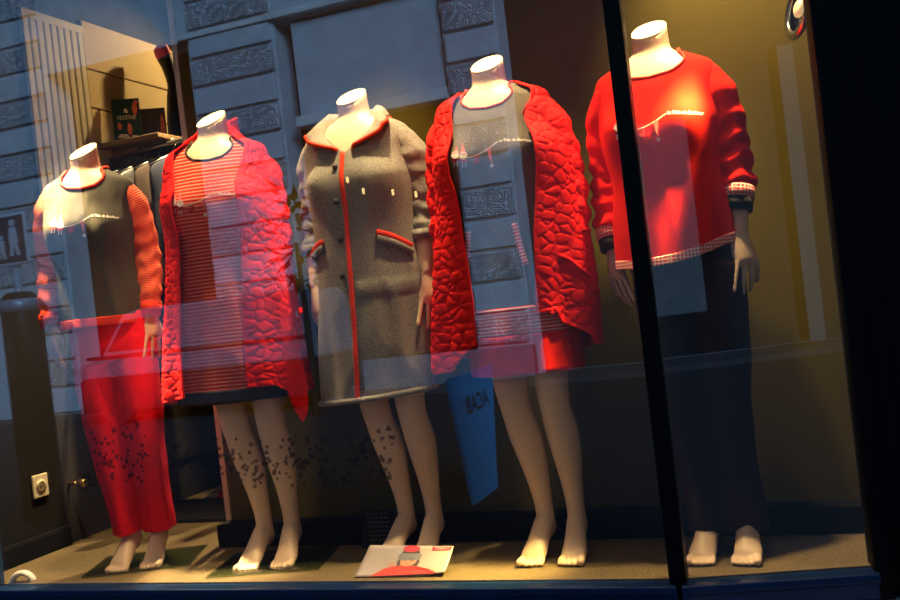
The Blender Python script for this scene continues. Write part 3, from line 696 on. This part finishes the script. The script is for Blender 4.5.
# street sign, bollard and blue board near the kerb
GALV = mat('galvanised_steel', (.42, .50, .60), .4, .3, scale=20); SIGND = mat('sign_plum', (.06, .045, .08), .5); SIGNW = mat('sign_white', (.55, .58, .66), .5)
s = empty('street_sign', (-5.78, -3.72, -.5)); tag(s, 'pedestrian crossing sign with two pale figures on a steel pole, reflected at the far left', 'street sign')
MB().tube([(0, 0, 0), (0, 0, 2.5)], .035, 14).build('pole', GALV, s, True)
pl = MB().box((-.20, .03, 2.04), (.20, .05, 2.48)).build('sign_plate', SIGNW, s, bevel=.01)
MB().box((-.175, .05, 2.065), (.175, .054, 2.455)).build('sign_face', SIGND, pl)
fg = MB()
for cx, cz, h in ((.06, 2.12, .30), (-.07, 2.10, .20)):
    fg.tube([(cx, .054, cz+h*.92), (cx, .06, cz+h*.92)], h*.10, 12)
    fg.prism([(cx-h*.16, .054, cz+h*.35), (cx+h*.16, .054, cz+h*.35), (cx+h*.11, .054, cz+h*.8), (cx-h*.11, .054, cz+h*.8)], (0, .006, 0))
    fg.prism([(cx-h*.16, .054, cz), (cx-h*.06, .054, cz), (cx, .054, cz+h*.36), (cx-h*.12, .054, cz+h*.36)], (0, .006, 0))
    fg.prism([(cx+h*.08, .054, cz), (cx+h*.18, .054, cz), (cx+h*.12, .054, cz+h*.36), (cx, .054, cz+h*.36)], (0, .006, 0))
fg.build('pictogram', SIGNW, pl)
BIN = mat('glossy_dark_bollard', (.10, .11, .13), .25, .9, scale=20)
bo = empty('bollard', (-5.62, -3.55, -.6)); tag(bo, 'thick dark round-topped bollard with blue sheen, reflected at the far left', 'bollard')
q = MB(); q.tube([(0, 0, 0), (0, 0, 1.80), (0, 0, 1.86), (0, 0, 1.90)], [.155, .155, .14, .10], 32); q.build('post', BIN, bo, True)
q = MB(); q.tube([(0, 0, 1.74), (0, 0, 1.80), (0, 0, 1.84)], [.172, .176, .165], 32); q.build('cap_ring', GALV, bo, True)
BLUEB = mat('blue_board', (.05, .50, .95), .5, scale=6); MARK = mat('dark_marker', (.01, .03, .08), .6)
bb = empty('notice_board', (-1.88, -3.82, -.6)); tag(bb, 'blue free-standing board with dark hand lettering, reflected between the third and fourth mannequins', 'board')
MB().prism([(0, .26, 0), (0, .50, .90), (0, -.47, .90), (0, -.27, 0)], (.03, 0, 0)).build('panel', BLUEB, bb, bevel=.003)
V, Fc = textmesh('ACAB', .16); w = max(p[0] for p in V)
mesh('hand_lettering', [(.0315, -.30+p[0]*.52/w, .62+p[1]*1.1) for p in V], Fc, MARK, bb, None, False)

tr = empty('street_tree', (-6.25, -9.5, -.6)); tag(tr, 'small dark broad-leaved street tree, reflected between the second and third mannequins', 'tree')
q = MB(); q.tube([(0, 0, 0), (.02, 0, 1.2), (0, .03, 2.5)], [.06, .05, .025], 10); q.build('trunk', mat('dark_bark', (.03, .022, .016), .9), tr, True)
random.seed(5); q = MB()
for i in range(90):
    a = random.uniform(0, 2*PI); h = random.uniform(1.9, 3.3); r0 = random.uniform(.02, .30); ln = random.uniform(.22, .42); dz = random.uniform(-.25, .2)
    c, n = math.cos(a), math.sin(a); w = ln*.17
    P = [(r0*c, r0*n, h), ((r0+ln*.4)*c-w*n, (r0+ln*.4)*n+w*c, h+dz*.3), ((r0+ln)*c, (r0+ln)*n, h+dz), ((r0+ln*.4)*c+w*n, (r0+ln*.4)*n-w*c, h+dz*.3-.03)]
    q.prism(P, (0, 0, .004))
q.build('foliage', mat('dark_leaf', (.015, .03, .012), .6), tr)
LAMPG = mat('warm_lamp_glass', (.9, .7, .35), .4, emit=(1, .68, .22), estr=3.5)
for x, z in ((-7.30, 3.30), (-7.0, 3.04), (-6.41, 2.93), (-5.96, 2.83)):
    w = empty('wall_lamp', (x, FY-1.70, z)); tag(w, 'small lit wall lamp across the street, reflected as a yellow dot on the grey robe', 'lamp', 'lit lamps across the street')
    MB().box((-.03, 0, -.05), (.03, .03, .05)).build('bracket', BLACKFRAME, w); MB().box((-.025, .03, -.06), (.025, .08, .06)).build('shade', LAMPG, w, bevel=.02)
sg = empty('signal_lamp', (-7.725, -6.0, -.6)); tag(sg, 'red signal lamp on a thin post, reflected as a red dot at far left', 'signal lamp')
q = MB(); q.tube([(0, 0, 0), (0, 0, 1.95)], .025, 10); q.build('post', BLACKFRAME, sg, True)
q = MB(); q.tube([(0, -.05, 1.855), (0, .03, 1.855)], .075, 20); q.build('housing', BLACKFRAME, sg, True)
q = MB(); q.tube([(0, .03, 1.855), (0, .045, 1.855)], [.062, .05], 20); q.build('lens', TAIL, sg, True)
# ------------------------------------------------------------------ things inside the shop
sh = empty('slatted_shutter', (-2.558, .57, 0)); tag(sh, 'tall pale slatted shutter against the left wall behind the charcoal sweatshirt', 'shutter')
MB().box((-.002, 0, 1.30), (.010, .372, 2.262)).build('backing', GROOVE, sh)
MB().box((.0, .0, 2.225), (.026, .371, 2.262)).build('rail', SLAT, sh, bevel=.002); MB().box((.0, .0, 1.30), (.026, .371, 1.35)).build('rail', SLAT, sh, bevel=.002)
for i in range(9): MB().box((.010, .004+i*.0413, 1.35), (.026, .004+i*.0413+.029, 2.225)).build('slat', SLAT, sh, bevel=.002)
sw = empty('slatwall', (-2.554, .945, 0)); tag(sw, 'cream grooved slatwall panel on the left wall behind the clothes rail', 'wall panel')
MB().box((-.004, 0, .2), (.004, .75, 2.295)).build('backing', GROOVE, sw)
for a, b in ((2.076, 2.295), (1.896, 2.068), (1.716, 1.888), (1.536, 1.708), (1.356, 1.528), (1.176, 1.348)): MB().box((.0, 0, a), (.014, .75, b)).build('board', PLANK, sw, bevel=.003)
st = empty('shelf', (-2.54, 1.0, 1.70)); tag(st, 'brown wall shelf on the slatwall holding two picture cards', 'shelf')
SHELFM = mat('brown_shelf', (.20, .12, .05), .6, scale=20, stretch=(1, 6, 6))
MB().box((.0, -.05, .0), (.34, .68, .022)).build('board', SHELFM, st, bevel=.003)
for y in (.05, .6): MB().prism([(.0, y, 0), (.16, y, 0), (.0, y, -.14)], (0, .012, 0)).build('bracket', BRASS, st)
GREEN = mat('dark_green_card', (.010, .045, .028), .5); ORANGE = mat('orange_print', (.75, .18, .05), .6); CREAM = mat('cream_print', (.75, .68, .5), .6); BROWNC = mat('brown_card', (.085, .055, .028), .5)
def card(name, loc, rz, w, h, m, label, tilt=-.08):
    e = empty(name, loc, rz); e.rotation_euler = (tilt, 0, rz); tag(e, label, 'picture card'); MB().box((-w/2, -.004, 0), (w/2, .004, h)).build('board', m, e, bevel=.001); return e
c = card('picture_card', (-2.45, 1.07, 1.724), rad(32), .125, .215, GREEN, 'dark green picture card with orange figures standing on the shelf')
for x, z, a, b in ((.040, .165, .012, .030), (-.035, .085, .010, .018), (.010, .068, .011, .030), (.046, .195, .010, .010)): MB().prism([(x+a*math.cos(t*PI/4), -.0042, z+b*math.sin(t*PI/4)) for t in range(8)], (0, -.001, 0)).build('figure', ORANGE, c)
V, Fc = textmesh('FESTIVE', .03); w = max(p[0] for p in V)
mesh('lettering', [(-.045+p[0]*.09/w, -.0052, .115+p[1]*.9) for p in V], Fc, CREAM, c, None, False)
for x, z, w2 in ((-.02, .03, .03), (.03, .022, .02), (.0, .150, .010)): MB().prism([(x-w2, -.0042, z), (x+w2, -.0042, z-.004), (x+w2*.6, -.0042, z+.014), (x-w2*.5, -.0042, z+.018)], (0, -.001, 0)).build('pale_mark', CREAM, c)
c = card('picture_card', (-2.43, 1.23, 1.724), rad(32), .13, .19, BROWNC, 'brown picture card with a standing orange figure, beside the green card on the shelf')
MB().prism([(.035, -.0042, .04), (.060, -.0042, .04), (.056, -.0042, .14), (.048, -.0042, .160), (.042, -.0042, .14)], (0, -.001, 0)).build('figure', ORANGE, c)
# upside-down stocking form: thick thigh down, foot up
STOCK = mat('black_stocking', (.008, .007, .008), .6, scale=120); PINK = mat('pink_toe', (.62, .03, .12), .6)
lg = empty('stocking_form', (-2.375, 1.36, 1.722)); tag(lg, 'upside-down black stocking leg form with a pink toe standing on the shelf', 'leg form')
q = MB(); V, F, _ = limb([(0, 0, 0, .050, .056), (0, .0, .12, .047, .054), (0, 0, .24, .037, .042), (.0, .005, .32, .030, .034), (-.004, .0, .37, .032, .036), (-.012, -.01, .42, .036, .032), (-.022, -.02, .455, .040, .026)], 40, 20, (1, 0, 0)); q.add(V, F); q.build('leg', STOCK, lg, True)
q = MB(); V, F, _ = limb([(-.020, -.018, .452, .041, .028), (-.028, -.024, .485, .042, .024), (-.032, -.028, .505, .034, .018), (-.034, -.03, .515, .012, .008)], 14, 20, (1, 0, 0)); q.add(V, F); q.build('toe', PINK, lg, True)
lp = empty('display_pole', (-1.778, .545, 0)); tag(lp, 'slim pale upright display pole at the edge of the backdrop', 'pole')
MB().box((-.012, -.012, .012), (.012, .012, 2.60)).build('upright', SLAT, lp, bevel=.002); MB().box((-.03, -.03, 0), (.03, .03, .012)).build('foot_plate', DARKWALL, lp, bevel=.002)
# clothes rail with garments on hangers
rk = empty('clothes_rail', (-2.32, 1.02, 0)); tag(rk, 'metal clothes rail hung with dark garments behind the first mannequin', 'clothes rail')
q = MB(); q.tube([(-.205, 0, 1.655), (.48, 0, 1.702)], .010, 12); q.build('rail', METAL, rk, True)
for x, z in ((-.20, 1.655), (.46, 1.70)): q = MB(); q.tube([(x, 0, .02), (x, 0, z)], .012, 12); q.build('upright', METAL, rk, True)
q = MB(); q.tube([(-.20, 0, 1.27), (-.215, -.12, 1.27), (-.20, -.25, 1.27), (.17, -.25, 1.27)], .006, 10); q.build('front_arm', METAL, rk, True)
MB().box((-.22, -.20, 0), (.50, .20, .02)).build('base', DARKWALL, rk, bevel=.004)
kinds = ['black', 'dark grey', 'dark brown', 'navy', 'dark green', 'dark plum', 'black glossy']
cols = [(.015, .014, .016), (.05, .05, .05), (.05, .03, .018), (.012, .018, .05), (.015, .035, .02), (.05, .012, .03), (.012, .012, .015)]
for i in range(7):
    x = -2.42+i*.082; zr = 1.655+(x+2.32+.22)*.069; rz = rad(88+random.uniform(-4, 4))
    g = empty('hung_garment', (x, 1.02, zr), rz); tag(g, f'{kinds[i]} garment on a metal hanger, number {["one","two","three","four","five","six","seven"][i]} from the left on the clothes rail', 'garment', 'garments on the clothes rail')
    q = MB(); pts = [(.0, 0, -.055), (0, 0, -.025), (.014, 0, -.010), (.016, 0, .008), (.0, 0, .0165), (-.014, 0, .009)]
    q.tube([tuple(p) for p in smoothpath(pts, 18)], .003, 8); q.tube([(-.17, 0, -.115), (-.02, 0, -.055), (.02, 0, -.055), (.17, 0, -.115)], .005, 8); q.build('hanger', METAL, g, True)
    m = mat('garment_'+kinds[i].replace(' ', '_'), cols[i], .45 if i in (1, 6) else .85, scale=70)
    keys = [(-.95, 0, 0, .20, .035, .035), (-.6, 0, 0, .19, .034, .034), (-.3, 0, 0, .185, .032, .032), (-.17, 0, 0, .185, .026, .026), (-.12, 0, 0, .165, .020, .020), (-.085, 0, 0, .09, .016, .016), (-.062, 0, 0, .035, .012, .012)]
    hem = -.50-.06*(i % 3)
    drape('cloth', m, g, keys, lambda th: -.062, lambda th: hem, lambda th, z, u, i=i: .012*max(0, -z-.15)*math.sin(9*th+i)+.004*noise.noise(Vector((th*2, z*9, i))), nu=48, nv=40, bustamp=0, thick=.003)
hb = empty('handbag', (-2.18, .77, 1.0365), rad(80)); tag(hb, 'small tan handbag hanging from the front arm of the clothes rail', 'handbag')
q = MB(); V, F, _ = limb([(0, 0, 0, .065, .03), (0, 0, .05, .072, .034), (0, 0, .12, .066, .028), (0, 0, .15, .058, .014)], 16, 20, (1, 0, 0)); q.add(V, F); q.build('pouch', TAN, hb, True)
q = MB(); q.tube([tuple(p) for p in smoothpath([(-.045, 0, .14), (-.03, 0, .21), (0, 0, .245), (.03, 0, .21), (.045, 0, .14)], 20)], .004, 8); q.build('handle', BRASS, hb, True)
# low tan boards, red leg form with shoe
for i, (x, y, w, z0, z1, lb) in enumerate(((-2.47, 1.74, .13, .08, .48, 'small tan board leaning low in the shop behind the red trousers'), (-2.30, 1.60, .15, .14, .52, 'tan board standing behind the red stocking leg'))):
    b_ = empty('tan_display_board', (x, y, 0), rad(8)); tag(b_, lb, 'board', 'tan boards at the back of the shop')
    MB().box((-w/2, 0, z0), (w/2, .012, z1)).build('panel', TAN, b_, bevel=.002); MB().box((-w/2, -.08, 0), (w/2, .08, z0)).build('stand', DARKWALL, b_, bevel=.003)
rl = empty('hosiery_leg', (-2.30, 1.38, 0)); tag(rl, 'dark red stocking leg form with red shoe on a round base, deep in the shop', 'leg form')
DRED = mat('dark_red_stocking', (.16, .006, .010), .6, scale=120); SHOE = mat('red_patent_shoe', (.30, .008, .008), .15)
q = MB(); V, F, _ = limb([(0, 0, .62, .060, .066), (0, 0, .52, .052, .058), (0, 0, .42, .045, .050), (0, .006, .32, .045, .052), (0, .01, .2, .034, .038), (0, .012, .12, .026, .03), (0, .0, .08, .028, .036), (0, -.05, .045, .030, .022), (0, -.10, .03, .026, .014)], 50, 20, (1, 0, 0)); q.add(V, F); q.build('leg', DRED, rl, True)
q = MB(); V, F, _ = limb([(0, .035, .075, .026, .022), (0, .0, .055, .030, .022), (0, -.05, .030, .034, .020), (0, -.10, .020, .034, .018), (0, -.135, .016, .022, .010)], 24, 18, (1, 0, 0)); q.add(V, F); q.tube([(0, .03, .012), (0, .03, .07)], [.007, .018], 10); q.build('shoe', SHOE, rl, True)
q = MB(); q.tube([(0, -.03, 0), (0, -.03, .010)], .13, 36); q.build('base', METAL, rl, False)
# socket, knob
so = empty('wall_socket', (-2.549, .388, .275), 0); tag(so, 'ivory square power socket low on the dark left wall', 'socket')
MB().box((-.001, -.040, -.046), (.009, .040, .046)).build('plate', IVORY, so, bevel=.004)
q = MB(); q.tube([(.0085, 0, .0), (.0125, 0, 0)], .026, 28); q.build('ring', IVORY, so, True)
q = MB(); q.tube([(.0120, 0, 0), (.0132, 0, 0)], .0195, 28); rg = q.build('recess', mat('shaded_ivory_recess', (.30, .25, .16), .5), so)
for y in (-.008, .008): q = MB(); q.tube([(.013, y, 0), (.0145, y, 0)], .0028, 10); q.build('hole', PLINTH, rg)
q = MB(); q.tube([(.013, 0, .011), (.021, 0, .011)], .003, 10); q.build('pin', BRASS, rg)
kn = empty('brass_door_stop', (-2.56, .56, .245)); tag(kn, 'small brass cylinder door stop on the dark wall beside the socket', 'door stop')
q = MB(); q.tube([(0, 0, 0), (.05, 0, 0)], .009, 14); q.build('stem', BRASS, kn, True); q = MB(); q.tube([(.05, 0, 0), (.056, 0, 0), (.085, 0, 0), (.088, 0, 0)], [.013, .017, .017, .014], 20); q.build('head', BRASS, kn, True)
# white ring on its edge at the left end of the sill
rg = MB(); pts = [(math.cos(t)*.043, 0, -.012+math.sin(t)*.043) for t in np.linspace(.25, PI-.25, 41)]
rg.tube(pts, [(.016, .010)]*41, 12, (0, 1, 0), True)
o = rg.build('arched_hoop', mat('white_plastic', (.70, .68, .66), .5), None, True); o.location = (-2.325, .03, .0); o.rotation_euler = (0, 0, .2); tag(o, 'small white arched hoop standing at the left end of the window sill', 'hoop')
# folded leaflet leaning in front of the third mannequin's feet
lf = empty('leaflet', (-.858, .045, .001), rad(3)); tag(lf, 'glossy leaflet with a red-hatted person, leaning in front of the grey robe mannequin', 'leaflet')
PAPER = mat('leaflet_paper', (.33, .30, .34), .45, c2=(.28, .25, .27), scale=5); LRED = mat('leaflet_red', (.50, .006, .008), .4); LTAG = mat('leaflet_tag', (.45, .008, .05), .4); FACE = mat('leaflet_face', (.42, .20, .13), .4); GREYK = mat('leaflet_knit', (.13, .14, .19), .5); HAIR = mat('leaflet_hair', (.03, .015, .015), .5)
def lpt(u, v, off=0):         # u across 0..1, v up 0..1
    x = -.135+.285*u+.018*v; lift = .055*v+.020*v*v+.016*max(0, u-.72)**1.2*(1-v)*4
    return Vector((x-.012*(1-v)+.02*u*(1-v), -.004+.085*v-.012*u, .003+lift*(1-.12*u)))+Vector((0, -.72, .69))*off
V = [lpt(i/20, j/10) for j in range(11) for i in range(21)]; F = [(j*21+i, j*21+i+1, (j+1)*21+i+1, (j+1)*21+i) for j in range(10) for i in range(20)]
pp = mesh('sheet', V, F, PAPER, lf); so_ = pp.modifiers.new('s', 'SOLIDIFY'); so_.thickness = .0012; so_.offset = -1
def patch(name, poly, m, off=.0008):
    if 'tag' not in name: poly = [(.53+(u-.53)*1.35, min(1.0, v*1.0)) for u, v in poly]
    return mesh(name, [lpt(u, v, off) for u, v in poly], [tuple(range(len(poly)))], m, pp, None, False)
patch('red_jumper', [(.27, .0), (.82, .0), (.74, .22), (.66, .33), (.58, .40), (.46, .40), (.36, .30)], LRED)
patch('hair', [(.45, .36), (.62, .36), (.63, .52), (.61, .66), (.46, .66), (.44, .52)], HAIR, .0011)
patch('face', [(.48, .40), (.53, .35), (.58, .40), (.605, .52), (.60, .62), (.47, .62), (.465, .52)], FACE, .0014)
patch('hand', [(.37, .38), (.42, .36), (.43, .47), (.39, .50)], FACE, .0014)
patch('knitted_brim', [(.44, .56), (.62, .56), (.635, .74), (.58, .79), (.48, .79), (.43, .74)], GREYK, .0017)
patch('hat_top', [(.45, .77), (.61, .77), (.60, .84), (.46, .84)], HAIR, .0018)
patch('pompom', [(.525+.075*math.cos(t*PI/6), .90+.10*math.sin(t*PI/6)) for t in range(12)], LTAG, .002)
patch('mouth', [(.52, .455), (.55, .455), (.545, .43), (.525, .43)], LRED, .002)
for u in (.505, .565): patch('eye', [(u-.012, .535), (u+.012, .535), (u+.010, .55), (u-.010, .55)], HAIR, .002)
tg = patch('red_tag', [(.76, .86), (.98, .86), (.985, .97), (.765, .97)], LTAG, .0015)
V, Fc = textmesh('TAMIKE', .1); w = max(p[0] for p in V); h = max(p[1] for p in V)
mesh('tag_lettering', [lpt(.785+.175*p[0]/w, .885+.065*p[1]/h, .0022) for p in V], Fc, PAPER, tg, None, False)
# small black card with fine pale lines, by the plinth
bc = empty('text_card', (-1.075, .368, .001), 0); bc.rotation_euler = (rad(-18), 0, 0); tag(bc, 'small black card with rows of fine pale print behind the leaflet', 'card')
MB().box((-.06, 0, 0), (.06, .004, .13)).build('board', DARKWALL, bc)
d = MB()
for i in range(7):
    z = .115-.015*i; x = -.045+.003*i
    for k in range(5):
        a = x+.017*k; d.box((a, -.0008, z), (a+.008+.006*random.random(), 0, z+.0035))
d.build('fine_print', mat('faded_print', (.16, .12, .08), .7), bc)
# dark leaf-like stickers in a band across the inside of the main pane
d = MB(); random.seed(3)
def sticker(x, z, r, a):
    P = [(x+r*math.cos(a+t)*q, .0052, z+r*math.sin(a+t)*q) for t, q in ((0, 1), (.8, .75), (2.1, 1), (2.9, .55), (4.2, 1), (5.2, .6))]
    d.prism(P, (0, .0006, 0))
for x0, x1, za, zb, n in ((-1.925, -1.70, .56, .33, 66), (-1.98, -1.925, .40, .30, 10), (-1.62, -1.36, .50, .33, 50), (-1.36, -1.03, .49, .29, 95), (-1.03, -.80, .47, .29, 55)):
    for _ in range(n):
        x = random.uniform(x0, x1); z = random.triangular(zb, za, zb+(za-zb)*.42); sticker(x, z, random.uniform(.006, .0115), random.uniform(0, 6))
o = d.build('window_stickers', glassmat('smoky_sticker_film', 0., .0, (.62, .58, .58))); tag(o, 'scatter of small dark leaf-shaped stickers on the window pane at shin height', 'stickers', kind='stuff')
# round chrome spotlight on the right-hand wall
sp = empty('spotlight', (.474, .26, 1.530)); tag(sp, 'round chrome spotlight at the top right beside the window jamb', 'spotlight')
sp.rotation_euler = (0, rad(-78), rad(22))
q = MB(); pts = [(math.cos(t)*.075, math.sin(t)*.075, .0) for t in np.linspace(0, 2*PI, 49)]; q.tube(pts, [(.010, .014)]*49, 12, (0, 0, 1), False); q.build('rim', CHROME, sp, True)
q = MB(); q.tube([(0, 0, -.03), (0, 0, -.025), (0, 0, -.008)], [.030, .055, .068], 32, None, True); q.build('reflector', CHROME, sp, True)
q = MB(); q.ball((0, 0, -.002), (.026, .026, .014), 20); q.build('bulb', mat('lamp_bulb', (.9, .8, .6), .3, emit=(1, .7, .3), estr=.5), sp, True)
q = MB(); q.tube([(0, 0, -.030), (0, 0, -.040)], .03, 20); q.build('housing', BLACKFRAME, sp, True)

# ------------------------------------------------------------------ light
KW = 5.2
def spot(loc, to, watts, size, blend=.7, col=(1, .68, .30), r=.03):
    l = bpy.data.lights.new('spot', 'SPOT'); l.energy = watts*KW; l.spot_size = rad(size); l.spot_blend = blend; l.color = col; l.shadow_soft_size = r
    o = bpy.data.objects.new('ceiling_spot', l); COL.objects.link(o); o.location = loc
    o.rotation_euler = (Vector(to)-Vector(loc)).to_track_quat('-Z', 'Y').to_euler(); return o
for x, y, w, dx in ((-2.02, .24, 40, -.06), (-1.465, .245, 30, .02), (-.96, .33, 42, .12), (-.451, .26, 36, -.02), (.053, .25, 40, .10)):
    spot((x+dx, y-.135, 2.16), (x+dx*.3, y-.10, 1.25), w, 58, .9)
spot((-2.36, .08, 2.10), (-2.055, .115, 1.310), 420, 18, 1.)
spot((.20, .18, 2.30), (.32, .50, 1.50), 40, 70, 1.)
spot((.40, .112, 1.76), (.172, .115, 1.345), 300., 16, 1., (1, .66, .16))
spot((-1.94, 2.03, 2.70), (-2.5, 1.10, 1.85), 22, 56, .7, (1, .66, .26))
spot((-1.9, 1.1, 2.66), (-2.2, .45, 0), 150, 50, .8, (1, .70, .34))
su = bpy.data.lights.new('dusk_sky', 'SUN'); su.energy = 4.3; su.color = (.32, .62, 1.0); su.angle = rad(25)
so = bpy.data.objects.new('dusk_sky', su); COL.objects.link(so); so.location = (0, 0, 8); so.rotation_euler = Vector((-.8, -1, -.62)).to_track_quat('-Z', 'Y').to_euler()
W = bpy.data.worlds.new('dusk'); S.world = W; W.use_nodes = True; nt = W.node_tree; bg = nt.nodes['Background']
tc = N(nt, 'ShaderNodeTexCoord'); sx = N(nt, 'ShaderNodeSeparateXYZ'); nt.links.new(tc.outputs['Generated'], sx.inputs[0])
rp = N(nt, 'ShaderNodeValToRGB'); rp.color_ramp.elements[0].color = (.16, .28, .5, 1); rp.color_ramp.elements[1].color = (.05, .12, .32, 1)
nt.links.new(sx.outputs[2], rp.inputs[0]); nt.links.new(rp.outputs[0], bg.inputs[0]); bg.inputs[1].default_value = .3

# ------------------------------------------------------------------ camera
cd = bpy.data.cameras.new('camera'); cam = bpy.data.objects.new('camera', cd); COL.objects.link(cam)
yaw, roll = rad(20), rad(6.6)
Fv = Vector((-math.sin(yaw), math.cos(yaw), 0)); Rv = Vector((math.cos(yaw), math.sin(yaw), 0)); Uv = Vector((0, 0, 1))
X = Rv*math.cos(roll)-Uv*math.sin(roll); Y = Rv*math.sin(roll)+Uv*math.cos(roll)
M = Matrix((X, Y, -Fv)).transposed().to_4x4(); M.translation = (.384, -2.616, .828); cam.matrix_world = M
cd.sensor_width = 36; cd.lens = 950/900*36; cd.clip_start = .05
S.camera = cam
S.view_settings.view_transform = 'Standard'; S.view_settings.look = 'None'; S.view_settings.exposure = 0; S.view_settings.gamma = 1; S.view_settings.use_curve_mapping = False
S.cycles.max_bounces = 8; S.cycles.transparent_max_bounces = 16; S.cycles.sample_clamp_indirect = 4; S.cycles.use_denoising = True
